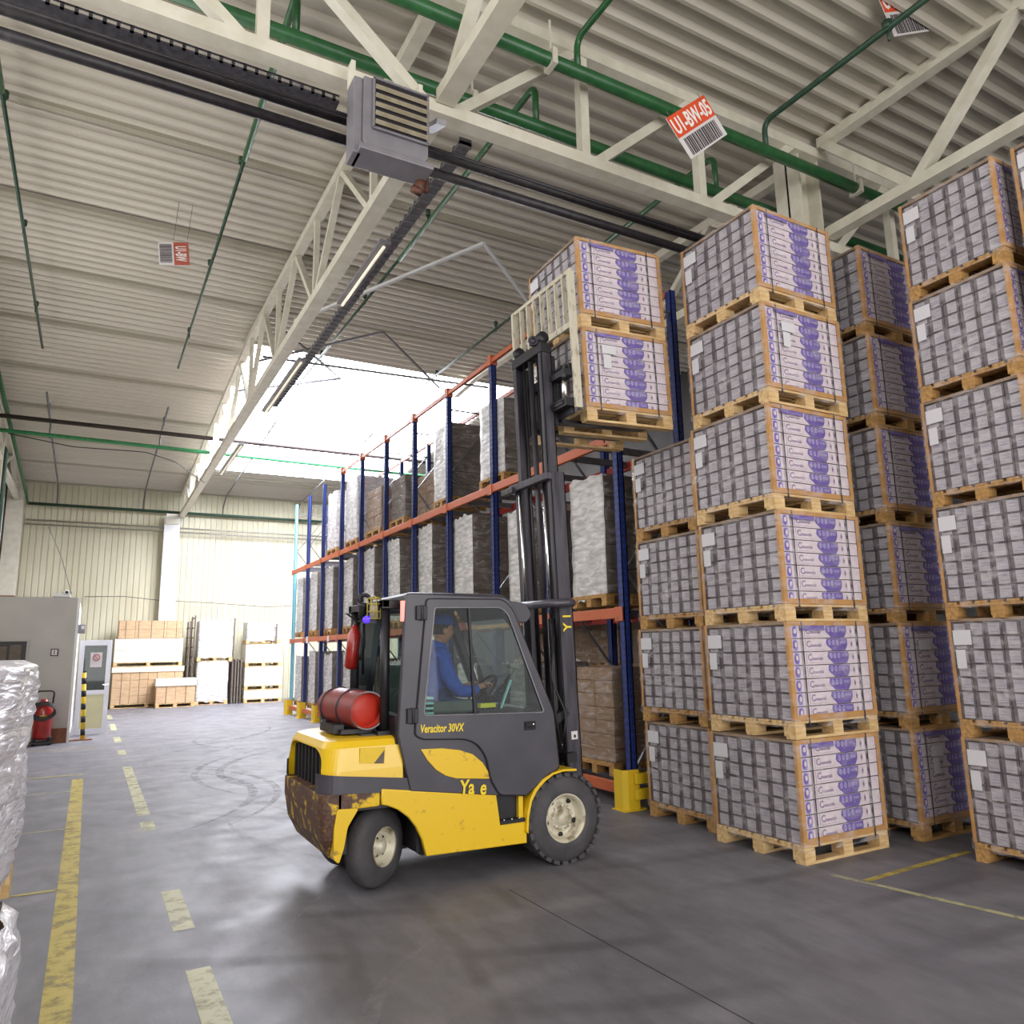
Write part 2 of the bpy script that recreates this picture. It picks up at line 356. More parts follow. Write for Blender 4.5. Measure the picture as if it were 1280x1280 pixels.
# ------------------------------------------------------------------ camera
cam=bpy.data.objects.new('camera',bpy.data.cameras.new('camera')); COL.objects.link(cam); SC.camera=cam
cam.data.sensor_width=36; cam.data.lens=941.2/1280*36; cam.data.clip_start=.05; cam.data.clip_end=200
yaw,pit,rol=R(29.09),R(10.39),R(-1.16)
f=Vector((math.sin(yaw)*math.cos(pit),math.cos(yaw)*math.cos(pit),math.sin(pit))); r=Vector((math.cos(yaw),-math.sin(yaw),0)); u=r.cross(f)
r2=r*math.cos(rol)+u*math.sin(rol); u2=-r*math.sin(rol)+u*math.cos(rol)
cam.matrix_world=Matrix(((r2.x,u2.x,-f.x,0),(r2.y,u2.y,-f.y,0),(r2.z,u2.z,-f.z,1.72),(0,0,0,1)))

# ------------------------------------------------------------------ the hall
XL,XR,YB,YF=-2.95,13.5,31.5,-7.0
def ceil_z(y): 
    if y<17: return 9.05-(17-y)*.034
    return 9.05-(y-17)*.069
bm=bmesh.new(); box(bm,XL-.3,XR+.3,YF,YB+.3,-.2,0); struct('floor',bm,'floor')
# ribbed roof sheeting: trapezoid ribs running across the hall
def ribbed(bm,x0,x1,y0,y1,pitch=.27,dep=.075):
    n=int(round((y1-y0)/pitch)); pitch=(y1-y0)/n; prof=[]
    for i in range(n):
        y=y0+i*pitch
        for t,d in ((0,0),(.17,0),(.29,1),(.88,1)):
            yy=y+t*pitch; prof.append((yy,ceil_z(yy)+d*dep))
    prof.append((y1,ceil_z(y1)))
    a=[bm.verts.new((x0,y,z)) for y,z in prof]; b=[bm.verts.new((x1,y,z)) for y,z in prof]
    for i in range(len(prof)-1): bm.faces.new((a[i],a[i+1],b[i+1],b[i]))
SX0,SX1,SY0,SY1=2.95,10.0,17.7,28.0
bm=bmesh.new(); ribbed(bm,XL,XR,YF,SY0); struct('ceiling',bm,'ceil')
bm=bmesh.new(); ribbed(bm,XL,SX0,SY0,YB); ribbed(bm,SX0,XR,SY1,YB); ribbed(bm,SX1,XR,SY0,SY1); struct('ceiling',bm,'ceil')
bm=bmesh.new(); ribbed(bm,SX0,SX1,SY0,SY1); struct('window_1',bm,'sky_panel')
bm=bmesh.new()
for y in (7.9,10.4,13.0,15.6,18.2,20.9,23.6,26.2,28.8,31.3): box(bm,XL,SX0 if SY0<y<SY1 else XR,y,y+.11,ceil_z(y)-.045,ceil_z(y)+.02)
struct('trim_1',bm,'seam')
# ribbed walls
def ribwall(bm,a,b,z0,z1,nrm,pitch=.2,dep=.03):
    a=Vector(a);b=Vector(b);d=b-a;n=int(d.length/pitch);pts=[]
    for i in range(n):
        for t,k in ((0,0),(.7,0),(.78,1),(.92,1)): pts.append(a+d*((i+t)/n)+Vector(nrm)*(-dep*k))
    pts.append(b); lo=[bm.verts.new((p.x,p.y,z0)) for p in pts]; hi=[bm.verts.new((p.x,p.y,z1)) for p in pts]
    for i in range(len(pts)-1): bm.faces.new((lo[i],lo[i+1],hi[i+1],hi[i]))
bm=bmesh.new(); ribwall(bm,(XL,YB,0),(XR,YB,0),0,8.15,(0,-1,0)); box(bm,XL-.1,XR+.1,YB+.06,YB+.3,0,8.3); struct('wall_back',bm,'wall')
bm=bmesh.new(); ribwall(bm,(XL,16,0),(XL,YB,0),0,9.1,(1,0,0)); ribwall(bm,(XL,YF,0),(XL,16,0),0,3.2,(1,0,0)); ribwall(bm,(XL,YF,0),(XL,16,0),7.5,9.1,(1,0,0))  # unseen opening above the low part, added to let daylight in
box(bm,XL-.4,XL-.06,16,YB+.3,0,9.2); box(bm,XL-.4,XL-.06,YF,16,0,3.2); box(bm,XL-.4,XL-.06,YF,16,7.5,9.2); struct('wall_left',bm,'wall')
bm=bmesh.new(); box(bm,XR,XR+.3,YF,YB+.3,0,9.2); struct('wall_right',bm,'dark_wall')
# pale panel window strip high on the left wall beside the corner column
bm=bmesh.new(); box(bm,XL+.005,XL+.05,26.5,30.4,3.6,7.2); struct('window_2',bm,'white_wall')
# painted floor markings
def strip(i,poly,m):
    bm=bmesh.new(); bm.faces.new([bm.verts.new((x,y,.003)) for x,y in poly]); struct('trim_%d'%i,bm,m)
strip(2,[(-.09,-3),(.05,-3),(.05,13.1),(-.09,13.1)],'yline')
k=3
for y0,y1 in ((2.6,4.9),(5.6,6.55),(8.85,9.3),(9.7,14.1),(15.8,16.6),(18.2,19.4),(21.2,23.3),(25.0,27)):
    strip(k,[(.59,y0),(.72,y0),(.72,y1),(.59,y1)],'wline'); k+=1
for y,w,x1 in ((7.02,.05,-.09),(9.4,.04,-.09),(11.95,.05,-.09),(13.55,.07,.05),(17.5,.06,.3)):
    strip(k,[(XL+.1,y),(x1,y),(x1,y+w),(XL+.1,y+w)],'yline' if y<8 or y>13 else 'wline'); k+=1
strip(k,[(5.1,3.92),(6.5,3.98),(6.5,4.04),(5.1,3.98)],'yline'); k+=1
strip(k,[(5.0,4.18),(5.06,4.18),(5.42,2.0),(5.36,2.0)],'wline'); k+=1
def arc_mark(cx,cy,r,a0,a1,w,m):
    global k
    bm=bmesh.new(); n=28; P_=[]
    for i in range(n+1):
        a=R(a0+(a1-a0)*i/n); ww=w*math.sin(math.pi*(i+.4)/(n+.8))
        P_.append([bm.verts.new((cx+(r+q*ww/2)*math.cos(a),cy+(r+q*ww/2)*math.sin(a),.0024)) for q in (-1,1)])
    for a,b in zip(P_,P_[1:]): bm.faces.new((a[0],a[1],b[1],b[0]))
    struct('trim_%d'%k,bm,m); k+=1
for v in ((-1.2,11,3.2,-50,45,.12),(-1.2,11,3.5,-45,50,.10),(5.2,12,3.4,120,215,.12),(5.2,12,3.75,125,210,.1),(0,20,4,-80,-5,.14),(4.6,17,2.6,150,240,.12)): arc_mark(*v,'tmark')
for v in ((3,3,1.9,120,200,.10),(-2,8,4.2,-40,30,.08),(2.5,14,1.6,60,230,.09),(5,8.6,3.6,175,215,.1)): arc_mark(*v,'lmark')
bm=bmesh.new(); box(bm,2.80,2.806,-3,5.2,-.001,.0015); struct('trim_%d'%k,bm,'fmast'); k+=1

# ------------------------------------------------------------------ steel structure
def column(x,y,label,w=.32,z1=8.6):
    t=thing('steel_column',label,'column',(x,y,0)); bm=bmesh.new()
    box(bm,x-w/2,x-w/2+.03,y-w/2,y+w/2,0,z1); box(bm,x+w/2-.03,x+w/2,y-w/2,y+w/2,0,z1); box(bm,x-w/2,x+w/2,y-.015,y+.015,0,z1)
    obj('column_shaft',bm,'steel',t)
    bm=bmesh.new(); box(bm,x-w/2-.05,x+w/2+.05,y-w/2-.05,y+w/2+.05,0,.02); obj('base_plate',bm,'steel',t); return t
column(8.32,6.45,'cream steel column rising behind the tallest printed stacks to the truss joint',.42)
t=thing('steel_column','broad white column on the back wall under the long truss','column',(2.42,31.25,0))
bm=bmesh.new(); box(bm,2.15,2.7,31.05,31.44,0,7.0); obj('column_shaft',bm,'white_wall',t,bevel=.01)
bm=bmesh.new(); box(bm,2.2,2.65,31.0,31.05,6.7,7.1); obj('cap_plate',bm,'steel',t)
t=thing('steel_column','cream column in the far left corner of the hall','column',(-2.65,31.1,0))
bm=bmesh.new(); box(bm,-2.9,-2.4,30.9,31.4,0,7.9); obj('column_shaft',bm,'steel',t,bevel=.01)
bm=bmesh.new(); box(bm,-2.92,-2.38,30.88,31.4,3.3,3.9); obj('collar',bm,'brick',t)
t=thing('steel_column','cream column against the left wall with a dark pipe on it','column',(-2.7,25,0))
bm=bmesh.new(); box(bm,-2.94,-2.5,24.8,25.2,0,8.1); obj('column_shaft',bm,'steel',t,bevel=.01)
bm=bmesh.new(); path(bm,bend([(-2.45,24.9,3),(-2.45,24.9,7.6),(-2.9,24.9,7.9)]),.05); obj('downpipe',bm,'dgreen',t)

def truss(label,axis,fixed,s0,s1,nodes,ztop,zbot,wb=.17,wt=.15,diag=None,verts=None,web=.09):
    """axis 0: runs along x, 1: along y. nodes: list of s along bottom chord; diag: list of (s_bottom,s_top)"""
    P=(lambda s,z:(s,fixed,z)) if axis==0 else (lambda s,z:(fixed,s,z))
    t=thing('roof_truss',label,'truss',P(s0,zbot(s0) if callable(zbot) else zbot))
    zt=ztop if callable(ztop) else (lambda s:ztop); zb=zbot if callable(zbot) else (lambda s:zbot)
    ks=[s for s in (s0,17,s1) if s0<=s<=s1] if axis==1 else [s0,s1]
    bm=bmesh.new()
    for a,b in zip(ks,ks[1:]): bar(bm,P(a,zt(a)),P(b,zt(b)),wt,.14)
    obj('top_chord',bm,'steel',t)
    bm=bmesh.new()
    for a,b in zip(ks,ks[1:]): bar(bm,P(a,zb(a)),P(b,zb(b)),wb,.14)
    obj('bottom_chord',bm,'steel',t)
    for a,b in diag: bm=bmesh.new(); bar(bm,P(a,zb(a)),P(b,zt(b)),web*1.15,web); obj('web_member',bm,'steel',t)
    for s in verts: bm=bmesh.new(); bar(bm,P(s,zb(s)),P(s,zt(s)),web,web); obj('web_post',bm,'steel',t)
    return t
zt=lambda s:ceil_z(s)-.16
n1=[2.72+1.78*i for i in range(-3,7)]
truss('big cream truss crossing overhead from upper left towards the column',0,6.25,XL,XR-.1,n1,lambda s:8.5,lambda s:7.1,
      diag=[(2.85,4.45),(4.6,6.2),(6.35,8.0),(8.7,10.0),(11.6,10.1),(2.6,.98),(.85,-.8)],verts=[4.5,6.25,.98,-.8,10.05],web=.11)
ny=[8.4+2.85*i for i in range(8)]
truss('long cream truss running from the heater unit to the back wall',1,2.75,6.35,31.2,ny,zt,lambda s:7.2 if s<20 else 7.2-(s-20)*.012,
      diag=[(y,y+1.42) for y in ny]+[(y+2.85,y+1.42) for y in ny],verts=ny,wb=.2,web=.08)
truss('cream truss passing over the camera from the heater unit',1,2.75,YF+.2,6.15,[],zt,lambda s:7.2,
      diag=[(6.1,4.6),(3.2,4.6),(3.2,1.7),(.3,1.7)],verts=[4.6,1.7],wb=.2,web=.1)
truss('cream truss over the tall stacks, upper right of the hall',1,8.5,YF+.2,6.15,[],lambda s:8.62,lambda s:7.25,
      diag=[(4.9,3.5),(4.9,6.1),(2.1,3.5),(2.1,.7)],verts=[],wb=.17,web=.12)
truss('cream truss behind the tallest stacks beyond the column',1,8.5,6.55,18.4,[],zt,lambda s:7.3,
      diag=[(6.7,8.3),(10.0,8.3),(10.0,11.7)],verts=[],wb=.17,web=.1)
truss('cream truss seen end on above the left wall',1,-2.6,7,31,[],lambda s:ceil_z(s)-.16,lambda s:7.3,
      diag=[(30.6,28.0),(25.6,28.0),(25.6,23)],verts=[],wb=.15,web=.1)
bm=bmesh.new(); bar(bm,(3.0,13.8,8.0),(5.4,10.5,8.55),.06,.05); bar(bm,(5.4,10.5,8.55),(7.6,12.4,8.5),.06,.05)
recenter(tag(obj('wind_brace',bm,'white_wall'),'thin white bent brace under the roof left of the lifted load','brace'))
bm=bmesh.new()
for a,b in (((2.9,15.1),(5.0,17.6)),((5.0,17.6),(2.9,19.6)),((5.0,14.5),(2.9,17.4)),((5.0,14.5),(7.5,17.2)),((3.0,17.0),(8.6,16.6))): bar(bm,(*a,8.45),(*b,8.45),.045,.045)
recenter(tag(obj('wind_brace',bm,'galv'),'crossed thin grey braces beneath the bright roof light','brace'))

# pipes
def pipe(name,label,m,main,r,drops=(),group=None,n=12,brackets=(),dm=None,rd=.016):
    t=thing(name,label,'pipe',main[0]); bm=bmesh.new(); path(bm,bend(main,.15),r,n); obj('pipe_run',bm,m,t)
    for d in drops: bm=bmesh.new(); path(bm,[d,(d[0],d[1],d[2]+.09)],r*1.6,8); path(bm,[(d[0],d[1],d[2]-.14),d],rd,8); obj('sprinkler_head',bm,dm or m,t)
    for b in brackets: bm=bmesh.new(); box(bm,b[0]-.03,b[0]+.03,b[1]-r-.02,b[1]+r+.02,b[2]-r-.02,b[2]+r+.02); box(bm,b[0]-.01,b[0]+.01,b[1]-.01,b[1]+.01,b[2],b[2]+.5); obj('pipe_hanger',bm,'steel',t)
    return t
pipe('water_main','thick green pipe crossing in front of the big truss','green',[(XL+.1,5.95,7.95),(XR-.1,5.95,7.95)],.075,brackets=[(3.9,5.95,7.95),(8.9,5.95,7.95)])
pipe('water_main','thick green pipe crossing behind the big truss','green',[(XL+.1,6.85,7.9),(XR-.1,6.85,7.9)],.075,brackets=[(3.4,6.85,7.9)])
for x,yy,lab in ((4.25,5.95,'green branch pipe rising from the front pipe above the heater side'),(7.15,5.95,'green branch pipe rising from the front pipe above the tall stacks'),(10.0,5.95,'green branch pipe at the far upper right')):
    pipe('sprinkler_pipe',lab,'dgreen' if x>4.3 else 'green',[(x,yy,8.0),(x,yy,8.36),(x,0,8.2)],.036,[(x,4.2,8.3)])
for x,lab in ((-1.4,'green sprinkler pipe nearest the left wall'),(1.4,'green sprinkler pipe between left wall and long truss'),
              (4.25,'green sprinkler pipe just right of the long truss'),(7.15,'green sprinkler pipe behind the tall stacks')):
    pipe('sprinkler_pipe',lab,'green',[(x,6.85,7.95),(x,6.85,8.45),(x,9.9 if x<3 else 11.5,8.45)],.04,n=8)
    pipe('sprinkler_pipe',lab.replace('green sprinkler','thin dark')+', middle stretch','dgreen',[(x,9.9 if x<3 else 11.5,8.47),(x,19.0,8.6)],.026,[(x,y,8.58) for y in (10.2,13.4,16.6)],n=8)
    pipe('sprinkler_pipe',lab.replace('green sprinkler','grey')+', past the crossing pipes','galv',[(x,21.5,8.35),(x,24,8.2),(x,24,7.8)],.026,[(x,22.6,8.3)],n=8)
    pipe('sprinkler_pipe',lab.replace('green sprinkler','grey')+', at back wall','galv',[(x,25.0,8.1),(x,30.6,7.85),(x,31.25,7.5),(x,31.25,7.2)],.026,n=8)
pipe('steam_pipe','brown steel pipe crossing the hall below the roof near the back','brownpipe',[(XL+.1,22.7,7.95),(XR-.1,22.7,7.95)],.06)
pipe('water_main','bright green pipe crossing the hall near the back','pale_green',[(XL+.1,23.4,7.75),(XR-.1,23.4,7.6)],.055)
pipe('water_main','dark green pipe along the top of the back wall','dgreen',[(-2.3,31.25,7.2),(XR-.1,31.25,7.2)],.055)
pipe('conduit','upper silver conduit pair along the back wall','silverp',[(-2.3,31.2,6.6),(XR-.1,31.2,6.55)],.035,n=8)
pipe('conduit','lower silver conduit along the back wall','silverp',[(-2.3,31.2,6.45),(XR-.1,31.2,6.4)],.03,n=8)
pipe('cable','thin black cable sagging across the back wall','rubber',[(-.3,31.3,3.92),(1,31.3,3.95),(2.2,31.3,3.82),(4,31.3,3.75),(6,31.3,3.62),(8,31.3,3.7)],.012,n=6)
pipe('cable','thin pale cable slanting down the back wall to the office roof','galv',[(-1.6,31.2,6.4),(-.9,25,4.6),(-.45,20,3.18)],.01,n=6)
pipe('cable','black cable drooping beneath the bright green pipe','rubber',[(-2.3,23.3,7.65),(-.8,23.3,7.45),(1,23.3,7.5),(1.8,23.3,7.3),(2.7,24,6.9)],.014,n=6)
pipe('green_downpipe','green pipe bracketed along the left wall','green',[(-2.3,20,8.3),(-2.3,30.5,7.35),(-2.3,31.2,7.2)],.05)
# black lagged pipe pair across the hall
for z,y,r,lab in ((6.62,6.2,.040,'upper black lagged pipe running beneath the big truss'),(6.48,6.28,.048,'lower black lagged pipe running beneath the big truss'),(6.56,6.05,.02,'thin dark conduit alongside the lagged pipes')):
    pipe('lagged_pipe',lab,'blackpipe',[(XL+.1,y,z),(1.8,y,z)],r)
    pipe('lagged_pipe',lab+', right of the heater','blackpipe',[(2.35,y,z-.05),(6.9,y,z-.05)],r)
t=thing('cable_tray','dark perforated cable tray above the lagged pipes','cable tray',(XL+.1,6.5,6.95)); bm=bmesh.new(); box(bm,XL+.1,1.75,6.42,6.6,6.98,7.0)
for i in range(45): box(bm,XL+.1+i*.103,XL+.13+i*.103,6.42,6.43,6.98,7.05)
box(bm,XL+.1,1.75,6.42,6.43,7.04,7.055); obj('tray',bm,'fmast',t)
# heater unit
t=thing('air_heater','grey louvred air heater hanging at the truss joint','heater',(2.08,5.75,6.1))
bm=bmesh.new(); prism_xz(bm,rounded([(1.8,6.22),(1.86,6.14),(2.36,6.14),(2.42,6.22),(2.42,6.86),(1.8,6.86)],.01),5.56,5.84); obj('housing',bm,'lilac',t,bevel=.012)
bm=bmesh.new(); box(bm,1.72,1.8,5.6,5.82,6.1,6.86); box(bm,1.76,2.46,5.52,5.82,6.1,6.16); obj('side_channel',bm,'lilac',t,bevel=.008)
bm=bmesh.new(); box(bm,1.90,2.40,5.545,5.57,6.36,6.84); obj('grille_recess',bm,'grille',t)
bm=bmesh.new()
for a,b in (((1.885,5.54,6.35),(1.885,5.54,6.85)),((2.405,5.54,6.35),(2.405,5.54,6.85)),((1.88,5.54,6.35),(2.41,5.54,6.35)),((1.88,5.54,6.85),(2.41,5.54,6.85))): bar(bm,a,b,.02,.02)
obj('grille_frame',bm,'lilac',t)
for i in range(5):
    bm=bmesh.new(); z=6.41+i*.088; bar(bm,(1.9,5.525,z),(2.4,5.525,z),.03,.028,up=(0,.6,1)); obj('louvre_blade',bm,'louvre',t)
bm=bmesh.new(); lathe(bm,(2.42,5.75,6.05),(0,0,1),[(-.06,0),(-.05,.05),(.05,.05),(.06,0)],12); path(bm,bend([(2.42,5.8,6.05),(2.5,5.8,6.05),(2.5,5.8,6.3),(2.45,5.8,6.4)],.04),.025,8); lathe(bm,(2.36,5.72,5.98),(1,0,-.3),[(-.05,0),(-.04,.04),(.06,.04),(.07,0)],10); obj('valve',bm,'rusty',t)
bm=bmesh.new(); box(bm,1.72,1.76,5.7,5.82,6.86,7.1); box(bm,2.38,2.42,5.7,5.82,6.86,7.1); obj('mounting_bracket',bm,'steel',t)
for o in t.children: o.location=(0,.24,-.03)
bm=bmesh.new(); bar(bm,(2.62,5.95,6.75),(2.62,6.3,6.9),.1,.05); recenter(tag(obj('cable_duct',bm,'lilac'),'short grey metal duct right of the heater','duct'))
# long lamp tubes under the truss
for a,b,lab in ((8.7,10.7,'fluorescent lamp under the long truss nearest the heater'),(13.2,16.6,'fluorescent lamp on the long truss above the bright roof light'),(19.5,23,'far fluorescent lamp beneath the long truss')):
    t=thing('strip_lamp',lab,'lamp',(3.0,a,6.97)); bm=bmesh.new(); box(bm,2.95,3.1,a,b,7.0,7.05); obj('lamp_housing',bm,'lilac',t)
    bm=bmesh.new(); path(bm,[(3.02,a+.05,6.97),(3.02,b-.05,6.97)],.022,8); obj('lamp_tube',bm,'ledw',t)
bm=bmesh.new(); box(bm,3.12,3.26,6.6,16.5,7.12,7.16)
for i in range(60): box(bm,3.12,3.26,6.6+i*.165,6.63+i*.165,7.1,7.2)
recenter(tag(obj('cable_tray',bm,'galv'),'grey cable tray running along the long truss','cable tray'))

# hanging location signs
def sign(label,loc,rot,w,h,txt,face,angle=0,back=False):
    t=thing('hanging_sign',label,'sign',loc,rot); p=Vector(loc)
    def add(name,bm,m): 
        o=obj(name,bm,m); o.parent=t; return o
    bm=bmesh.new(); box(bm,-w/2,w/2,-.004,.004,-h/2,h/2); add('board',bm,'wsign')
    bm=bmesh.new(); box(bm,-w/2,w/2,-.007,-.0045,0,h/2); add('code_panel',bm,face)
    bm=curve_mesh(None,.004,text=txt,size=h*.50,align='CENTER'); moved(bm,(0,-.01,h*.07)); o=add('lettering',bm,'signtxt'); o.scale=(w/(h*2.35),1,1)
    bm=bmesh.new(); x=-w*.42; rnd=random.Random(3)
    while x<w*.42:
        d=rnd.choice((.008,.014,.02))*w/.6; box(bm,x,x+d,-.007,-.0045,-h*.46,-h*.06); x+=d+rnd.choice((.008,.012))*w/.6
    add('barcode',bm,'bar')
    for sx in (-1,1): bm=bmesh.new(); path(bm,[(sx*w*.4,0,h/2),(sx*w*.4,0,h/2+.05)],.003,4); add('hook',bm,'galv')
    return t
sign('orange and white location sign reading U1-BW-05 above the stacks',(5.02,5.0,6.9),(0,-R(41),0),.70,.46,'U1-BW-05','osign')
sign('orange and white location sign cut off by the top edge of the picture',(7.55,4.2,8.72),(0,-R(28),0),.95,.55,'U1-BW-04','osign')
sign('small faded red and white location sign hanging on the left under the roof',(.72,12,7.92),(R(6),R(84),R(-8)),.38,.44,'U1-BW','rsign')
for x0,x1,lab in ((.95,1.3,'pair of thin wires holding the small left sign'),):
    bm=bmesh.new(); path(bm,[(.7,12,8.15),(.75,12.05,8.85)],.004,4); path(bm,[(.9,12,8.2),(.95,12.05,8.85)],.004,4); recenter(tag(obj('hanging_wire',bm,'galv'),lab,'wire'))

# ------------------------------------------------------------------ office, door, extinguisher, post
t=thing('site_office','low grey flat roofed office box at the left','office',(-1.6,20.5,0))
bm=bmesh.new(); box(bm,-2.9,-.29,18.9,23.5,0,3.03); obj('office_wall',bm,'walls',t)
bm=bmesh.new(); box(bm,-.29,-.27,18.9,23.5,.02,3.03); box(bm,-.30,-.25,18.88,18.93,0,3.03); obj('side_panel',bm,'white_wall',t)
bm=bmesh.new(); box(bm,-2.9,-1.16,18.885,18.9,1.4,2.1); w=obj('window_pane',bm,'grille',t)
bm=bmesh.new(); box(bm,-1.62,-1.5,18.875,18.885,1.5,2.0); box(bm,-1.45,-1.25,18.875,18.885,1.5,2.03); obj('blind',bm,'dkraft',w)
bm=bmesh.new(); bar(bm,(-2.9,18.88,2.12),(-1.1,18.88,2.12),.03,.03); bar(bm,(-1.14,18.88,1.4),(-1.14,18.88,2.12),.03,.03); obj('window_frame',bm,'walls',t)
bm=bmesh.new(); box(bm,-.62,-.3,18.88,18.9,.0,.3); obj('plinth',bm,'brick',t)
t=thing('number_plate','small framed plate numbered 1 on the grey office wall','sign',(-.65,18.89,1.85))
bm=bmesh.new(); box(bm,-.72,-.58,18.88,18.9,1.79,1.94); obj('plate_frame',bm,'bar',t)
bm=bmesh.new(); box(bm,-.70,-.60,18.875,18.88,1.81,1.92); obj('plate_face',bm,'wsign',t)
bm=curve_mesh(None,.004,text='1',size=.11); moved(bm,(-.68,18.872,1.83)); obj('numeral',bm,'black',t)
t=thing('intercom','small grey intercom box on the white office side','intercom',(-.2,19.6,2.3)); bm=bmesh.new(); box(bm,-.27,-.12,19.7,19.8,2.28,2.48); obj('intercom_body',bm,'lilac',t,bevel=.01); bm=bmesh.new(); box(bm,-.2,-.14,19.69,19.7,2.38,2.45); obj('screen',bm,'wsign',t)
t=thing('security_camera','small white camera on top of the office roof','camera',(-.62,19,3.03)); bm=bmesh.new(); box(bm,-.78,-.45,19,19.3,3.05,3.12); lathe(bm,(-.55,19,3.14),(.3,-1,0),[(-.1,0),(-.1,.05),(.1,.05),(.1,0)],12); obj('camera_body',bm,'white_wall',t); bm=bmesh.new(); lathe(bm,(-.55+.03,18.9,3.14),(.3,-1,0),[(0,0),(0,.03),(.02,.03),(.02,0)],10); obj('lens',bm,'black',t)
# open door leaf
t=thing('door_leaf','open white framed glass door with a no entry notice','door',(.15,20.4,0)); DX0,DX1=-.2,.46
bm=curve_mesh([[(DX0,.02),(DX1,.02),(DX1,2.14),(DX0,2.14)],[(DX0+.1,1.0),(DX1-.1,1.0),(DX1-.1,2.02),(DX0+.1,2.02)],[(DX0+.1,.14),(DX1-.1,.14),(DX1-.1,.9),(DX0+.1,.9)]],.06,.005); moved(bm,(0,20.4,0)); obj('door_frame',bm,'pvc',t)
bm=bmesh.new(); box(bm,DX0+.1,DX1-.1,20.395,20.405,1.0,2.02); obj('glass_pane',bm,'dglass',t)
bm=bmesh.new(); box(bm,DX0+.1,DX1-.1,20.39,20.41,.14,.9); obj('lower_panel',bm,'cpanel',t)
bm=bmesh.new(); box(bm,.03,.27,20.37,20.385,1.52,1.86); n_=obj('notice',bm,'wsign',t)
bm=bmesh.new(); path(bm,[(.15+.07*math.cos(a*.3927),20.362,1.74+.07*math.sin(a*.3927)) for a in range(16)],.01,6,closed=True); bar(bm,(.1,20.362,1.79),(.2,20.362,1.69),.012,.012); obj('prohibition_symbol',bm,'reds',n_)
bm=bmesh.new(); bar(bm,(.32,20.35,1.12),(.44,20.35,1.12),.02,.02); bar(bm,(.43,20.35,1.12),(.43,20.39,1.12),.02,.02); obj('door_handle',bm,'chrome',t)
# crash post
t=thing('crash_post','yellow and black striped leaning post beside the office door','post',(.02,19.2,0))
bm=bmesh.new(); path(bm,[(.0+.0,19.2,.02),(-.07,19.2,1.42)],.045,16); obj('post_tube',bm,'gyellow',t)
for i in range(5):
    z=.1+i*.27; bm=bmesh.new(); x=-.07*(z/1.42); path(bm,[(x,19.2,z),(x-.0065,19.2,z+.13)],.0462,16); obj('black_band',bm,'black',t)
bm=bmesh.new(); box(bm,-.28,.18,19.1,19.32,0,.02); obj('base_plate',bm,'brick',t)
# wheeled extinguisher
t=thing('wheeled_extinguisher','large red wheeled fire extinguisher beside the grey office wall','fire extinguisher',(-.72,18.6,0)); X,Y=-.74,18.6
bm=bmesh.new(); lathe(bm,(X,Y,.12),(0,0,1),[(0,0),(.0,.1),(.06,.17),(.55,.17),(.68,.14),(.76,.07),(.80,.06),(.80,0)],24); obj('cylinder',bm,'extred',t)
for s in (-1,1): bm=bmesh.new(); lathe(bm,(X+s*.14,Y+.12,.1),(1,0,0),[(-.03,0),(-.03,.1),(.03,.1),(.03,0)],16); obj('wheel',bm,'rubber',t)
bm=bmesh.new(); path(bm,bend([(X-.14,Y+.1,.75),(X-.17,Y+.05,1.08),(X+.17,Y+.05,1.08),(X+.14,Y+.1,.75)],.08),.016,8); obj('push_handle',bm,'rubber',t)
bm=bmesh.new()
for j in range(3): path(bm,[(X+(.2+.01*j)*math.cos(a*.314),Y-.17-.02*j,.72-.03*j+.15*math.sin(a*.314)) for a in range(20)],.016,6,closed=True)
obj('hose',bm,'rubber',t)
bm=bmesh.new(); box(bm,X-.05,X+.09,Y-.176,Y-.165,.5,.6); obj('instruction_label',bm,'gyellow',t)
bm=bmesh.new(); box(bm,X-.2,X+.2,Y-.05,Y+.2,.03,.07); obj('trolley_base',bm,'rubber',t)

# ------------------------------------------------------------------ strapped loads of long cartons
LX,LY,LH=1.04,.97,.955     # outer size; rows of seven by seven cartons on a pallet
def pallet_parts(t,x0,x1,y0,y1,z0=0,wood='wood',full=True,name='pallet'):
    bm=bmesh.new(); n=7; w=.11
    for i in range(n):
        y=y0+(y1-y0-w)*i/(n-1); box(bm,x0,x1,y,y+w,z0+.122,z0+.144)
    for x in (x0,(x0+x1)/2-.06,x1-.12): box(bm,x,x+.12,y0,y1,z0+.1,z0+.122)
    if not full:
        for x in (x0,(x0+x1)/2-.06,x1-.12):
            for y in (y0,(y0+y1)/2-.05,y1-.1): box(bm,x,x+.12,y,y+.1,z0+.022,z0+.1)
        for y in (y0,(y0+y1)/2-.05,y1-.1): box(bm,x0,x1,y,y+.1,z0,z0+.022)
        return obj(name,bm,wood,t)
    p=obj(name,bm,wood,t,bevel=.003,seg=1)
    for x in (x0,(x0+x1)/2-.06,x1-.12):
        for y in (y0,(y0+y1)/2-.06,y1-.12): bm=bmesh.new(); box(bm,x,x+.12,y,y+.12,z0+.022,z0+.1); obj('pallet_block',bm,wood,p)
    for y in (y0,(y0+y1)/2-.05,y1-.1): bm=bmesh.new(); box(bm,x0,x1,y,y+.1,z0,z0+.022); obj('bottom_board',bm,wood,p)
    return p
NC,NR=6,7; CW=(LY-.02)/NC; CH=(LH-.144-.035)/NR
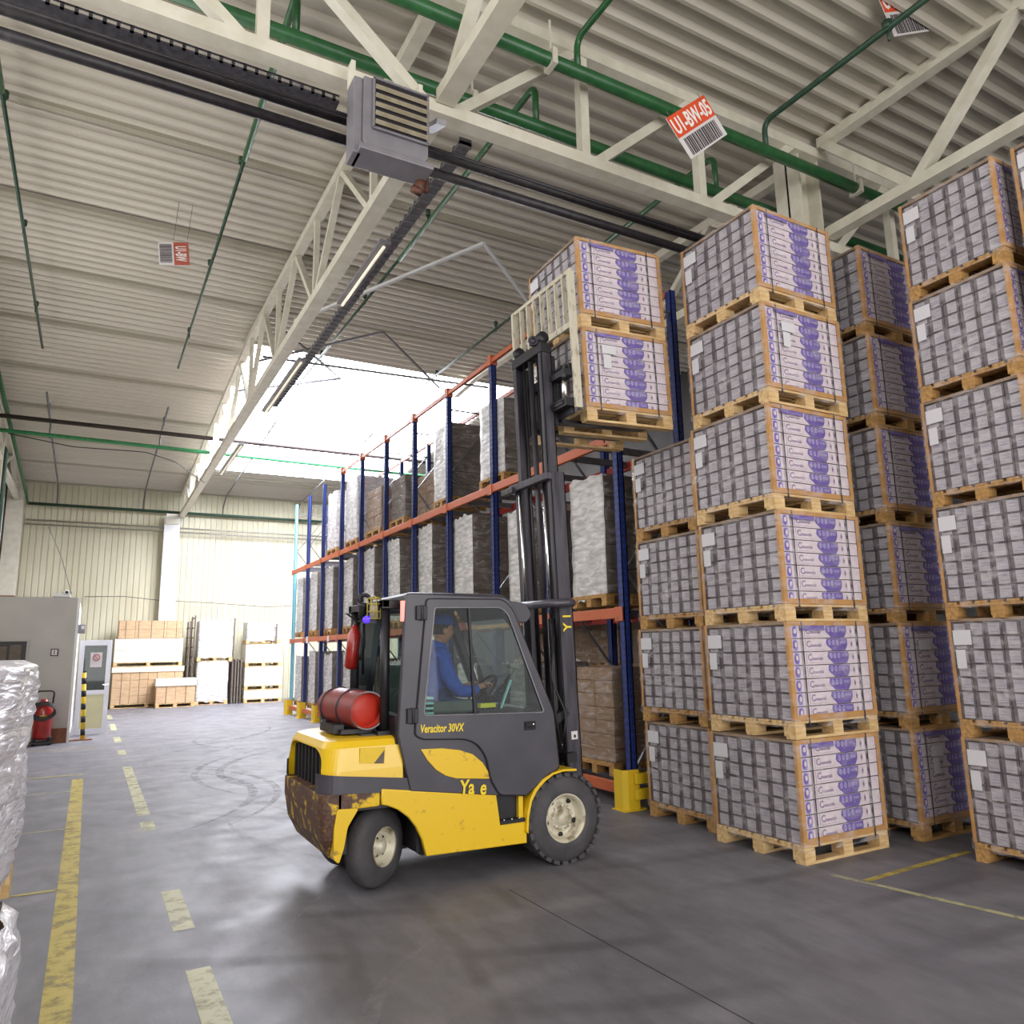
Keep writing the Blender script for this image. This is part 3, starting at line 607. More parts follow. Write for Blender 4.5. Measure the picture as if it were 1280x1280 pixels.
def carton_bm(printed,var):
    rnd=random.Random(var); bm=bmesh.new()
    w,h=CW-.006,CH-.004
    box(bm,0,LX-.03,0,w,0,h,0)
    a=.014+rnd.random()*.006; s=rnd.uniform(-.004,.004)       # paper label wrapped over the carton end
    q=[(-.002,a,.005),(-.002,w-a-.018,.005+s),(-.002,w-a-.018,h-.009+s),(-.002,a,h-.009)]
    lab=[bm.verts.new(v) for v in q]; f=bm.faces.new(lab); f.material_index=1
    for k in range(3):
        if rnd.random()<.6: z=h*(.25+.2*k); bm.faces.new([bm.verts.new(v) for v in ((-.0028,a+.01,z),(-.0028,w-a-.03-rnd.random()*.03,z),(-.0028,w-a-.03,z+.004),(-.0028,a+.01,z+.004))]).material_index=5
    if printed:
        L=LX-.03
        def q(x0,x1,z0,z1,mi,y=-.0015): bm.faces.new([bm.verts.new(v) for v in ((x0,y,z0),(x1,y,z0),(x1,y,z1),(x0,y,z1))]).material_index=mi
        q(.02,L-.02,.002,h-.002,2,-.001)
        q(.05,.115,.004,h-.004,4,-.0014)
        for dx in (0,): 
            c=Vector((.082,-.002,h*.5)); bm.faces.new([bm.verts.new(c+Vector((.03*math.cos(i*.5236),0,.045*math.sin(i*.5236)))) for i in range(12)]).material_index=3
            c=Vector((.088,-.0026,h*.55)); bm.faces.new([bm.verts.new(c+Vector((.016*math.cos(i*.5236),0,.022*math.sin(i*.5236)))) for i in range(12)]).material_index=2
        # bowl-shaped purple field
        pts=[(.47,h-.004),(.46,h*.62),(.475,h*.42),(.51,h*.2),(.53,.003),(.70,.003),(.72,h*.25),(.735,h*.5),(.735,h-.004)]
        bm.faces.new([bm.verts.new((x,-.0020,z)) for x,z in reversed(pts)]).material_index=3
        for i,x in enumerate((.505,.555,.605)):
            o=[];n=10
            for j in range(n): o.append((x+.017*math.cos(6.283*j/n),h*.66+.024*math.sin(6.283*j/n)))
            inn=[(x+(px-x)*.6,h*.66+(pz-h*.66)*.6) for px,pz in o]
            A=[bm.verts.new((px,-.0028,pz)) for px,pz in o]; B=[bm.verts.new((px,-.0028,pz)) for px,pz in inn]
            for j in range(n): bm.faces.new((A[j],A[(j+1)%n],B[(j+1)%n],B[j])).material_index=4
            q(x-.004,x+.004,h*.58,h*.74,4,-.0028)
        for x in (.645,.66,.675,.69,.705): q(x,x+.007,h*.55,h*.78,4,-.0028)
        for x,s in ((.79,.012),(.86,.009)):
            q(x-s*.5,x+s*.5,h*.3,h*.75,5,-.002); q(x-s,x+s,h*.42,h*.62,5,-.0022)
        q(.20,.205,h*.1,h*.9,5,-.002); q(.22,.44,h*.14,h*.16,5,-.002)
        join(bm,moved(curve_mesh(None,.0004,text='C',size=h*.72),(.215,-.0022,h*.33)),5)
        join(bm,moved(curve_mesh(None,.0004,text='materials',size=h*.36),(.262,-.0022,h*.36)),5)
    return bm
CM=['cbody','clabel','cpaper','purple','lpurple','ink']
meshes={}
def carton_mesh(printed,var):
    k=(printed,var)
    if k not in meshes:
        bm=carton_bm(printed,var); me=bpy.data.meshes.new('carton'); bm.to_mesh(me); bm.free()
        for m in CM: me.materials.append(M[m])
        meshes[k]=me
    return meshes[k]
def film_shell(x0,x1,y0,y1,z0,z1,amp=.004,seed=0,n=10,drape=0,two=False):
    """wrinkled film round four sides"""
    rnd=random.Random(seed); bm=bmesh.new(); per=[]
    for i in range(n): per.append((x0+(x1-x0)*i/n,y0,0,-1))
    for i in range(n): per.append((x1,y0+(y1-y0)*i/n,1,0))
    for i in range(n): per.append((x1-(x1-x0)*i/n,y1,0,1))
    for i in range(n): per.append((x0,y1-(y1-y0)*i/n,-1,0))
    rows=[]
    for k in range(n+1):
        z=z0+(z1-z0)*k/n
        rows.append([bm.verts.new((x+nx*rnd.uniform(0,amp),y+ny*rnd.uniform(0,amp),z+(rnd.uniform(-amp,amp)*drape if k in (0,n) else 0))) for x,y,nx,ny in per])
    m=len(per)
    for a,b in zip(rows,rows[1:]):
        for j in range(m): f=bm.faces.new((a[j],a[(j+1)%m],b[(j+1)%m],b[j])); f.smooth=True; f.material_index=1 if two and (n<=j<2*n or j>=3*n) else 0
    return bm
def make_load(label,loc,var,wood='wood',sy=1,rot=(0,0,0),group=None,labels=0,top=False):
    t=thing('strapped_carton_load',label,'pallet load',loc,rot,group)
    P=PROTO['pallet'+wood]
    for p in P:
        c=p.copy(); COL.objects.link(c); c.parent=t
        for g in KIDS.get(p.name,()): d=g.copy(); COL.objects.link(d); d.parent=c
        if sy!=1: c.scale=(1,sy,1)
    rnd=random.Random(var)
    for i in range(NC):
        sh=rnd.uniform(-.004,.004)
        for j in range(NR):
            c=bpy.data.objects.new('carton',carton_mesh(i==0,rnd.randrange(4))); COL.objects.link(c); c.parent=t
            c.location=(.015+(rnd.uniform(-.004,.004)),(.012+i*CW)*sy,.148+j*CH); c.scale=(1,sy,1)
            c.rotation_euler=(rnd.uniform(-.012,.012),0,rnd.uniform(-.002,.002))
    for n_,o in PROTO['extras']:
        c=o.copy(); COL.objects.link(c); c.parent=t; c.scale=(1,sy,1)
    if labels:
        a=PROTO['lab'][0].copy(); COL.objects.link(a); a.parent=t
        if labels==2: a=PROTO['lab'][1].copy(); COL.objects.link(a); a.parent=t
    a=PROTO['lab'][2].copy(); COL.objects.link(a); a.parent=t; a.scale=(1,sy,1)
    return t
def proto_build():
    tmp=bpy.data.objects.new('tmp_root',None); COL.objects.link(tmp)
    P={}
    for wood in ('wood','wood2'): P['pallet'+wood]=[pallet_parts(tmp,0,LX,0,LY,0,wood)]
    ex=[]
    b=.055; z0,z1=.146,LH-.003
    def E(name,bm,m): ex.append((name,obj(name,bm,m,tmp)))
    for y0,y1 in ((-.004,.004),(LY-.004,LY+.004)):
        for x0,x1 in ((-.002,b*.75),(LX-b*.75,LX+.002)): bm=bmesh.new(); box(bm,x0,x1,y0,y1,z0,z1); E('edge_board',bm,'edge')
        for a,c in ((z0,z0+b*.8),(z1-b*.6,z1)): bm=bmesh.new(); box(bm,.04,LX-.04,y0-.0006,y1+.0006,a,c); E('edge_board',bm,'edge')
    for y0,y1 in ((0,.028),(LY-.028,LY)): bm=bmesh.new(); box(bm,-.004,.003,y0,y1,z0,z1); E('edge_board',bm,'edge')
    bm=bmesh.new(); box(bm,0,LX,0,LY,LH-.028,LH-.004); E('top_sheet',bm,'kraft')
    bm=bmesh.new(); box(bm,.15,.45,-.0065,-.005,z1-.075,z1-.035); E('top_flap_print',bm,'purple')
    for x in (.16,.86):
        bm=bmesh.new(); w=.014
        box(bm,x,x+w,-.0085,-.0065,.1,LH); box(bm,x,x+w,LY+.0065,LY+.0085,.1,LH); box(bm,x,x+w,-.0085,LY+.0085,LH-.004,LH-.0015); E('strap',bm,'strap')
    E('stretch_film',film_shell(-.010,LX+.010,-.014,LY+.012,.09,LH-.004,.006,3),'film')
    P['extras']=ex; L=[]
    for x,z,w,h in ((.21,.70,.17,.09),(.22,.55,.09,.14)):
        bm=bmesh.new(); box(bm,x,x+w,-.024,-.022,z,z+h); L.append(obj('paper_label',bm,'label',tmp))
    bm=bmesh.new(); box(bm,-.020,-.018,LY-.22,LY-.05,.74,.86); box(bm,-.020,-.018,LY-.15,LY-.06,.55,.70); L.append(obj('paper_label',bm,'label',tmp))
    P['lab']=L; index_kids(); return P,tmp
PROTO,PTMP=proto_build()
fl=['on the floor','second from the floor','third from the floor','fourth from the floor','fifth from the floor','topmost']
def stack(x,y,n,who,group,sy=1,wood='wood',lab={},seed=0,start=0,zs=LH,yaw=0):
    rnd=random.Random(seed)
    for k in range(start,n):
        pos='topmost' if k==n-1 else fl[k]
        lb='carton load, %s in %s'%(pos,who)
        make_load(lb,(x+rnd.uniform(-.012,.012),y+rnd.uniform(-.012,.012),k*zs+(.0015 if k else 0)),seed*10+k,wood,sy,(0,0,R(yaw+rnd.uniform(-.5,.5))),group,labels=lab.get(k,0))
stack(5.07,4.44,6,'the front stack with purple faces','cartons of the front stack',lab={4:2},seed=1)
stack(5.22,5.60,4,'the four high stack beside the yellow guard','cartons of the four high stack',wood='wood2',seed=2)
stack(6.42,5.75,6,'the hidden stack behind the four high stack','cartons of the stack behind',wood='wood2',seed=3,yaw=-1)
stack(6.50,4.40,6,'the dark stack right of the front stack','cartons of the dark stack',wood='wood2',lab={0:2,1:1},seed=4,zs=.945)
stack(6.28,2.98,6,'the large stack at the right edge','cartons of the right hand stack',sy=.86,wood='wood2',seed=5,zs=.947)
stack(6.34,1.98,6,'the nearest stack cut off by the right edge','cartons of the nearest stack',sy=.9,wood='wood2',seed=6,zs=.947)
# two loads on the forks, tilted back with the mast
TLT=Matrix.Rotation(-R(1.75),4,'Y')@Matrix.Rotation(0,4,'Z'); base=Vector((4.02,5.70,3.869)); yw=R(-1.6)
rotm=(Matrix.Rotation(yw,4,'Z')@TLT).to_euler()
make_load('lower of two carton loads held up on the forks, with white paper labels',base,71,'wood',1,rotm,'loads on the forks',labels=2)
up=(Matrix.Rotation(yw,4,'Z')@TLT)@Vector((0,0,LH+.002))
make_load('upper of two carton loads held up on the forks',base+up,72,'wood',1,rotm,'loads on the forks')
def purge(o):
    for c in list(o.children): purge(c)
    bpy.data.objects.remove(o)
purge(PTMP)

# ------------------------------------------------------------------ pallet racking
PY=[6.93,8.5,10.06,11.75,13.38,15.01,16.68,18.25,19.95,21.55,23.12]; FX,BX=5.25,6.22
rack=thing('pallet_rack','long blue and orange pallet rack running back behind the forklift','pallet rack',(5.7,15,0))
for i,y in enumerate(PY):
    top=6.25
    for x in (FX,BX):
        m='cyan' if i==10 and x==FX else 'blue'
        bm=bmesh.new(); box(bm,x,x+.012,y-.05,y+.05,0,top); box(bm,x,x+.085,y-.05,y-.042,0,top); box(bm,x,x+.085,y+.042,y+.05,0,top); box(bm,x+.07,x+.085,y-.05,y-.03,0,top); box(bm,x+.07,x+.085,y+.03,y+.05,0,top)
        if i<6 and x==FX or i==0:
            z=.5
            while z<6.1: box(bm,x-.002,x,y-.032,y-.018,z,z+.035,1); box(bm,x-.002,x,y+.018,y+.032,z,z+.035,1); box(bm,x+.03,x+.05,y-.052,y-.05,z,z+.03,1); z+=.075
        obj('upright',bm,[m,'dblue'],rack)
    bm=bmesh.new()
    zz=[.4,1.5,2.6,3.7,4.8,5.95]
    for j in range(5): bar(bm,(FX+.08,y,zz[j]),(BX,y,zz[j+1]),.035,.02) if j%2==0 else bar(bm,(BX,y,zz[j]),(FX+.08,y,zz[j+1]),.035,.02)
    for z in (.4,3.7,5.95): bar(bm,(FX+.08,y,z),(BX,y,z),.035,.02)
    obj('frame_brace',bm,'galv',rack)
for i in range(10):
    a,b=PY[i]+.05,PY[i+1]-.05
    for z,lv in ((.2,0),(2.11,1),(4.16,2)):
        for x,m in ((FX-.035,'orange'),(BX+.03,'red')):
            bm=bmesh.new(); box(bm,x,x+.05,a-.05,b+.05,z-.06,z+.06); o=obj('beam',bm,m,rack,bevel=.006)
        if lv:
            for q in (.3,.7): bm=bmesh.new(); box(bm,FX+.015,BX+.03,a+(b-a)*q-.03,a+(b-a)*q+.03,z-.02,z+.058); obj('cross_bar',bm,'galv',rack)
    if i<7:
        for x in (FX-.005,BX+.01): bm=bmesh.new(); box(bm,x,x+.05,a-.05,b+.05,6.2,6.27); obj('top_tie',bm,'orange',rack)
for i,y in enumerate(PY):
    for z in (.2,2.11,4.16): bm=bmesh.new(); box(bm,FX-.045,FX-.035,y-.07,y+.07,z-.09,z+.07); obj('beam_connector',bm,'orange',rack)
    if i<8: bm=bmesh.new(); box(bm,FX-.02,FX+.1,y-.06,y+.06,6.17,6.33); obj('post_cap',bm,'orange',rack)
bm=bmesh.new(); box(bm,FX-.045,FX-.036,21.0,21.2,2.02,2.2); box(bm,FX-.045,FX-.036,18.9,19.05,2.02,2.16); obj('rack_label',bm,'wsign',rack)
def guard(y,label,big=False):
    t=thing('rack_guard',label,'guard',(5.15,y,0))
    bm=bmesh.new(); prism=[(FX-.14,y+.09),(FX-.14,y-.06),(FX-.09,y-.1),(FX+.06,y-.1),(FX+.06,y-.085),(FX-.085,y-.085),(FX-.125,y-.055),(FX-.125,y+.09)]
    a=[bm.verts.new((px,py,.01)) for px,py in prism]; b=[bm.verts.new((px,py,.42)) for px,py in prism]
    bm.faces.new(a); bm.faces.new(list(reversed(b)))
    for i in range(8): bm.faces.new((a[i],b[i],b[(i+1)%8],a[(i+1)%8]))
    obj('guard_shell',bm,'gyellow',t)
    bm=bmesh.new(); box(bm,FX-.16,FX+.14,y-.12,y+.12,0,.012); obj('foot_plate',bm,'gyellow',t)
    if big:
        for z in (.17,.33): bm=bmesh.new(); box(bm,FX-.02,6.35,y-.15,y-.10,z-.055,z+.055); obj('side_rail',bm,'gyellow',t,bevel=.008)
    return t
guard(PY[0],'large yellow rack guard at the foot of the nearest blue post',True)
guard(23.12,'farthest yellow rack guard, at the end of the rack'); guard(21.55,'second yellow rack guard from the far end'); guard(19.95,'third yellow rack guard from the far end')

def wrapped(label,x0,x1,y0,y1,z0,z1,seed,style='grey',wood='wood2',group=None,amp=.02,lean=0,rows=5):
    t=thing('wrapped_pallet_load',label,'pallet load',((x0+x1)/2,(y0+y1)/2,z0),(0,R(lean),0),group)
    c0,fm={'grey':('dkraft','film2'),'brown':('kraft','film'),'silver':('grey_wrap','film2'),'open':('dkraft','film')}[style]
    pallet_parts(t,x0-.03,x1+.03,y0-.02,y1+.02,z0,wood,False)
    rnd=random.Random(seed); n=rows; h=(z1-z0-.15)/n; ny=2
    for k in range(n):
        for j in range(ny):
            bm=bmesh.new(); a=y0+(y1-y0)*j/ny; d=rnd.uniform(-.008,.008)
            box(bm,x0+d+.01,x1+d-.01,a+.003,a+(y1-y0)/ny-.003,z0+.146+k*h,z0+.143+(k+1)*h); obj('carton',bm,c0,t,bevel=.006,seg=1)
    sh=film_shell(x0-.006,x1+.006,y0-.006,y1+.006,z0+.1,z1+.01,amp,seed,9,2,True); obj('stretch_film',sh,['film' if style!='silver' else fm,fm],t)  # milkier x sides paint in side light; clear ends keep the shaded cartons dark
    return t
L2=[(7.35,8.05,3.85),(9.05,9.75,3.72),(11.0,11.68,3.95),(12.7,13.3,4.02),(14.3,14.95,4.0),(15.95,16.6,4.02),(17.5,18.18,3.95),(19.2,19.85,3.94),(20.75,21.45,3.96),(22.35,23.05,3.95)]
nm=['first','second','third','fourth','fifth','sixth','seventh','eighth','ninth','tenth']
for i,(a,b,zt_) in enumerate(L2):
    wrapped('tall silver film wrapped load on the middle rack level, %s bay from the near end'%nm[i],5.37,6.2,a,b,2.22,zt_,30+i,'grey',group='loads on the middle rack level',lean=-1.2 if i==4 else 0)
for a,b,zt_,lab,st in ((9.85,10.65,5.62,'tall crinkled film load on the upper rack level nearest the mast','grey'),(11.88,12.55,5.78,'dark grey wrapped load on the upper rack level, second from the mast','grey'),
    (14.1,14.9,5.3,'low wide brown load with a crumpled white front on the upper rack level','open'),(15.55,16.5,5.35,'brown slatted cartons under a torn sheet on the upper rack level','brown'),
    (17.2,18.1,5.95,'pale wrapped load on the upper rack level, fifth from the mast','silver'),(18.9,19.8,5.9,'pale wrapped load on the upper rack level, farthest from the mast','silver')):
    wrapped(lab,5.37,6.2 if a<14 else 6.3,a,b,4.27,zt_,int(a*7),st,group='loads on the upper rack level',rows=6)
wrapped('wide brown carton load lying behind the crumpled one on the upper rack level',5.6,6.3,13.05,14.0,4.27,5.2,99,'brown',group='loads on the upper rack level',rows=6)
for i,(a,b,zt_,st) in enumerate(((7.35,8.1,1.5,'brown'),(9.0,9.8,1.55,'grey'),(10.9,11.6,1.5,'grey'),(12.6,13.3,1.6,'grey'),(14.2,14.9,1.55,'grey'),(15.9,16.55,1.6,'grey'),(17.5,18.15,1.72,'grey'),(19.15,19.85,1.7,'grey'),(20.8,21.45,1.8,'grey'),(22.3,23.0,1.67,'grey'))):
    wrapped('film wrapped load on the bottom rack level, %s bay from the near end'%nm[i],5.38,6.2,a,b,.27 if i else .27,zt_,60+i,st,group='loads on the bottom rack level',rows=7 if i==0 else 5)

for a,nm_ in ((7.1,'near'),(8.75,'second'),(10.4,'third')):  # added loads that hide the lit wall so the rack gaps stay dark
    for q in range(3): wrapped('brown carton load added behind the rack for darkness, in the %s row, %s'%(nm_,('on the floor','second up','topmost')[q]),6.55,7.55,a,a+1.35,q*1.36,q*1.36+1.34,int(a*9)+q,'brown',group='brown loads added behind the rack',amp=.006)
# ------------------------------------------------------------------ goods along the back wall
def block(label,x0,x1,y0,y1,z0,z1,style,seed,cols=4,rows=3,straps=0,pal=True,wood='wood',lid=0):
    t=thing('carton_pallet',label,'pallet load',((x0+x1)/2,(y0+y1)/2,z0))
    if pal: pallet_parts(t,x0,x1,y0,y1,z0,wood,False)
    zb=z0+(.146 if pal else 0); w=(x1-x0)/cols; h=(z1-lid-zb)/rows
    for r_ in range(rows):
        for c in range(cols): bm=bmesh.new(); box(bm,x0+c*w+.004,x0+(c+1)*w-.004,y0,y1,zb+r_*h+.003,zb+(r_+1)*h-.003); obj('carton',bm,style,t)
    if lid: bm=bmesh.new(); box(bm,x0-.03,x1+.03,y0-.03,y1,z1-lid,z1); obj('lid',bm,'white_box',t)
    for s in range(straps): bm=bmesh.new(); x=x0+(x1-x0)*(s+.5)/straps; box(bm,x,x+.015,y0-.006,y0-.003,zb,z1); obj('strap',bm,'strap',t)
    return t
block('tan carton pallet on the floor at the back wall, beside the door',.75,3.0,30.0,31.0,.0,1.40,'kraft_l',1,4,4,4,lid=.18)
block('pale carton pallet stacked second at the back wall, beside the door',.75,2.95,30.0,31.0,1.41,2.38,'white_box',2,1,2)
block('tan cartons on top of the tall back wall stack beside the door',.85,2.9,30.05,31.0,2.39,3.02,'kraft_l',3,4,2,5,pal=False)
block('low carton pallet with a white lid in front of the back wall stack',2.1,3.35,29.2,29.9,0,.98,'kraft_l',4,4,1,2,lid=.25)
wrapped('white film wrapped load on the floor near the middle of the back wall',3.45,4.5,29.8,30.6,0,1.52,5,'silver','wood')
wrapped('white film wrapped load stacked on another near the middle of the back wall',3.45,4.6,29.8,30.6,1.54,3.0,6,'silver','wood')
wrapped('far right wrapped load on top at the back wall',5.2,6.4,30.2,31.0,2.16,2.95,7,'silver','wood')
block('pale carton pallet on the floor at the right of the back wall',5.05,6.4,29.5,30.4,0,.46,'white_box',8,1,1)
block('pale carton pallet stacked second at the right of the back wall',5.05,6.4,29.5,30.4,.47,1.3,'white_box',9,1,1)
block('pale carton pallet stacked third at the right of the back wall',5.05,6.35,29.5,30.4,1.31,2.12,'white_box',10,1,2)
for i,x in enumerate((3.13,3.28,4.66,4.84,6.2)):
    t=thing('leaning_frame',['dark upright frame leaning left of the white wrapped loads','second dark upright frame beside the white wrapped loads','dark frame standing right of the white wrapped loads','slim dark frame next to the pale carton stack','thin dark post frame behind the far right loads'][i],'frame',(x,30.3,0))
    bm=bmesh.new(); zt_=(3.0,3.2,3.1,1.6,2.9)[i]
    for y in (30.0,30.9): bar(bm,(x,y,0),(x+.04,y,zt_),.05,.05)
    z=.3
    while z<zt_: bar(bm,(x+.01,30.0,z),(x+.01,30.9,z),.04,.03); z+=.35
    obj('frame_bars',bm,'dkraft',t)
for i,x in enumerate((4.62,4.72,4.82,4.92)):
    bm=bmesh.new(); box(bm,x,x+.06,29.7,30.4,.02,1.5+.06*(i%2)); recenter(tag(obj('folded_panel',bm,'dkraft'),'narrow dark folded panel standing between the white and pale stacks at the back','panel','folded panels at the back'))

# big film wrapped goods at the left edge
def foreground(label,z0,z1,seed,x1):
    x0,y0,y1=-1.35,1.9,3.2
    t=thing('wrapped_pallet_load',label,'pallet load',(-.7,2.6,z0))
    pallet_parts(t,x0+.02,x1-.02,y0,y1,z0,'wood',True)
    bm=bmesh.new(); box(bm,x0+.05,x1-.05,y0+.05,y1-.05,z0+.15,z1-.02); obj('carton_block',bm,'kraft_l',t,bevel=.01)
    rnd=random.Random(seed); bm=bmesh.new(); N_=88; K=90; per=[]
    hx=(x1-x0)/2; hy=(y1-y0)/2; cx=(x0+x1)/2; cy=(y0+y1)/2
    from mathutils import noise
    rows=[]
    for k in range(K+1):
        f_=k/K; z=z0+(.13 if z0>0 else .02)+(z1-z0-(.13 if z0>0 else 0))*f_; row=[]
        for j in range(N_):
            a=2*math.pi*j/N_; c,s=math.cos(a),math.sin(a); q=(abs(c)**10+abs(s)**10)**(-.1)
            x=cx+hx*c*q; y=cy+hy*s*q
            tuck=.05*max(0,1-f_*7)+(.04*max(0,(f_-.97)/.03))
            d=.030*noise.noise(Vector((x*.7,y*.7+seed,z*12-(x+y)*6)))+.017*noise.noise(Vector((x*1.2,y*1.2,z*31-(x+y)*19)))-tuck
            row.append(bm.verts.new((x+c*q*d,y+s*q*d,z)))
        rows.append(row)
    for a_,b_ in zip(rows,rows[1:]):
        for j in range(N_): f=bm.faces.new((a_[j],a_[(j+1)%N_],b_[(j+1)%N_],b_[j])); f.smooth=True
    obj('stretch_film',bm,'film3',t)
foreground('upper white film wrapped load at the left edge of the picture',.96,1.72,4,-.155)
foreground('lower white film wrapped load under the other at the left edge',0,.94,5,-.135)

# ------------------------------------------------------------------ forklift
FK=thing('forklift','yellow and charcoal gas forklift with a closed cab and raised mast','forklift',(2.9,6.15,0))
YN,YFR=5.56,6.74
def both(name,fn,m,**k):
    a=obj(name,fn(YN),m,FK,**k); b=obj(name,fn(YFR),m,FK,**k); return a,b
# counterweight: lofted plan outlines
def plan(x0,x1,y0,y1,r0,r1=.02,n=5):
    return rounded([(x0,y0),(x1,y0),(x1,y1),(x0,y1)],[r0,r1,r1,r0],n)
bm=bmesh.new(); L=[]
for z,x0,r_,ins in ((.28,1.60,.16,.10),(.42,1.53,.16,.02),(.60,1.50,.17,0),(.735,1.50,.17,0)):
    L.append([(x,y,z) for x,y in plan(x0,1.66 if z<.59 else 1.66,YN+ins,YFR-ins,r_,.01)])
loft(bm,L); obj('counterweight',bm,'fcw',FK,bevel=.012)
bm=bmesh.new(); box(bm,1.62,1.94,YN,YN+.16,.615,.735); box(bm,1.62,1.94,YFR-.16,YFR,.615,.735); obj('counterweight_shoulder',bm,'fcw',FK,bevel=.012)
bm=bmesh.new(); box(bm,1.66,2.25,YN+.01,YFR-.01,.60,.70); box(bm,1.66,2.25,5.95,6.35,.3,.6); obj('wheel_housing',bm,'fdark',FK)
for y0,y1 in ((YN-.006,YN+.10),(YFR-.10,YFR+.006)):
    bm=bmesh.new(); prism_xz(bm,rounded([(1.60,.30),(1.64,.26),(1.675,.36),(1.70,.50),(1.78,.62),(1.62,.63),(1.60,.5)],.02,3),y0,y1); obj('counterweight_cheek',bm,'fyel',FK,bevel=.01)
# hood
bm=bmesh.new(); L=[]
for z,x0,ins,r_ in ((.735,1.50,0,.17),(.80,1.50,.0,.17),(.88,1.505,.004,.17),(.95,1.515,.01,.17),(1.04,1.53,.02,.17),(1.085,1.56,.045,.18),(1.10,1.62,.09,.18)):
    L.append([(x,y,z) for x,y in plan(x0,2.12,YN+ins,YFR-ins,r_,.01,10)])
loft(bm,L,smooth=False)
hood=obj('hood',bm,'fyel',FK,bevel=.015,seg=3)
cut=bmesh.new(); prof=rounded([(5.60,.67),(6.70,.67),(6.63,.99),(6.5,1.03),(5.80,1.03),(5.67,.99)],.06,4)
a=[cut.verts.new((1.40,y,z)) for y,z in prof]; b=[cut.verts.new((1.60,y,z)) for y,z in prof]; n=len(prof)
cut.faces.new(a); cut.faces.new(list(reversed(b)))
for i in range(n): cut.faces.new((a[i],b[i],b[(i+1)%n],a[(i+1)%n]))
cu=obj('cutter',cut,'fblk',FK); bo=hood.modifiers.new('b','BOOLEAN'); bo.operation='DIFFERENCE'; bo.object=cu; bo.solver='EXACT'
dg=bpy.context.evaluated_depsgraph_get(); me=bpy.data.meshes.new_from_object(hood.evaluated_get(dg)); hood.modifiers.clear(); hood.data=me; bpy.data.objects.remove(cu)
bm=bmesh.new(); box(bm,1.585,1.60,5.62,6.68,.69,1.03)
for i in range(9): y=5.72+i*.11; box(bm,1.565,1.585,y,y+.03,.69,1.02)
obj('radiator_grille',bm,'black',FK)
for sg in (-1,1):                      # dark band wrapping the lower hood from the grille to the cab
    pl=[p for p in plan(1.50,2.12,YN,YFR,.17,.01,8)]; pl=[p for p in pl if (p[1]<5.72 if sg<0 else p[1]>6.58) and p[0]<2.0]
    pl.sort(key=lambda p:(p[0],p[1]*sg)); pl=pl+[(2.165,YN if sg<0 else YFR)]
    bm=bmesh.new(); lo=[];hi=[]
    for x,y in pl:
        cx_,cy_=1.85,6.15; d=Vector((x-cx_,y-cy_,0)); d=Vector((0 if x>1.68 else -.006,sg*.007,0)) 
        t_=(x-1.5)/.66; lo.append(bm.verts.new((x+d.x,y+d.y,.738-.038*t_))); hi.append(bm.verts.new((x+d.x,y+d.y,.872-.078*t_)))
    for a_ in range(len(pl)-1): bm.faces.new((lo[a_],lo[a_+1],hi[a_+1],hi[a_]))
    o=obj('dark_band',bm,'fblk',FK); so=o.modifiers.new('Solid','SOLIDIFY'); so.thickness=.004
t2=[(1.78,.93),(1.97,.91),(1.975,1.03),(1.785,1.035)]
bm=bmesh.new(); prism_xz(bm,t2,YN+.004,YN+.0125); obj('warning_sticker',bm,layered('sticker','#b99a2c','#6e5a3a',.5,20) and 'gyellow',FK)
bm=bmesh.new(); prism_xz(bm,[(1.89,.92),(1.965,.915),(1.97,1.01)],YN+.002,YN+.01); obj('sticker_corner',bm,'dkraft',FK)
bm=bmesh.new(); box(bm,1.85,2.12,YN+.2,YFR-.2,1.095,1.112); obj('tank_tray',bm,'fdark',FK)
# side skirts and chassis
sk=[(1.945,.738),(2.889,.60),(2.921,.372),(3.158,.377),(3.158,.205),(2.295,.226),(2.262,.349),(2.215,.44),(2.155,.515),(2.07,.58),(1.985,.618),(1.945,.628)]
def skirt(y): s=-1 if y<6 else 1; return moved(curve_mesh([sk],.05,.008),(0,y-s*.002,0))
both('side_skirt',skirt,'fyel')
bm=bmesh.new(); box(bm,2.28,3.12,YN+.04,YFR-.04,.22,.60); box(bm,3.1,3.75,5.9,6.4,.28,.6); box(bm,1.7,2.3,5.95,6.35,.2,.5); box(bm,2.1,3.15,YN+.03,YFR-.03,.58,.75); obj('chassis',bm,'fdark',FK)
bm=bmesh.new(); box(bm,2.25,2.28,5.62,6.68,.24,.58); box(bm,1.68,1.72,5.64,6.66,.3,.6); box(bm,1.9,2.08,5.98,6.34,.24,.34); obj('steer_axle',bm,'fdark',FK)
for y in (YN-.03,YFR-.14):
    bm=bmesh.new(); box(bm,2.92,3.15,y,y+.17,.372,.40); s_=obj('step_tread',bm,'fdark',FK)
    bm=bmesh.new()
    for i in range(6): lathe(bm,(2.96+.035*i,y+.02+.06*(i%2),.40),(0,0,1),[(0,.009),(.006,.008),(.006,0)],8)
    obj('tread_studs',bm,'chrome',s_)
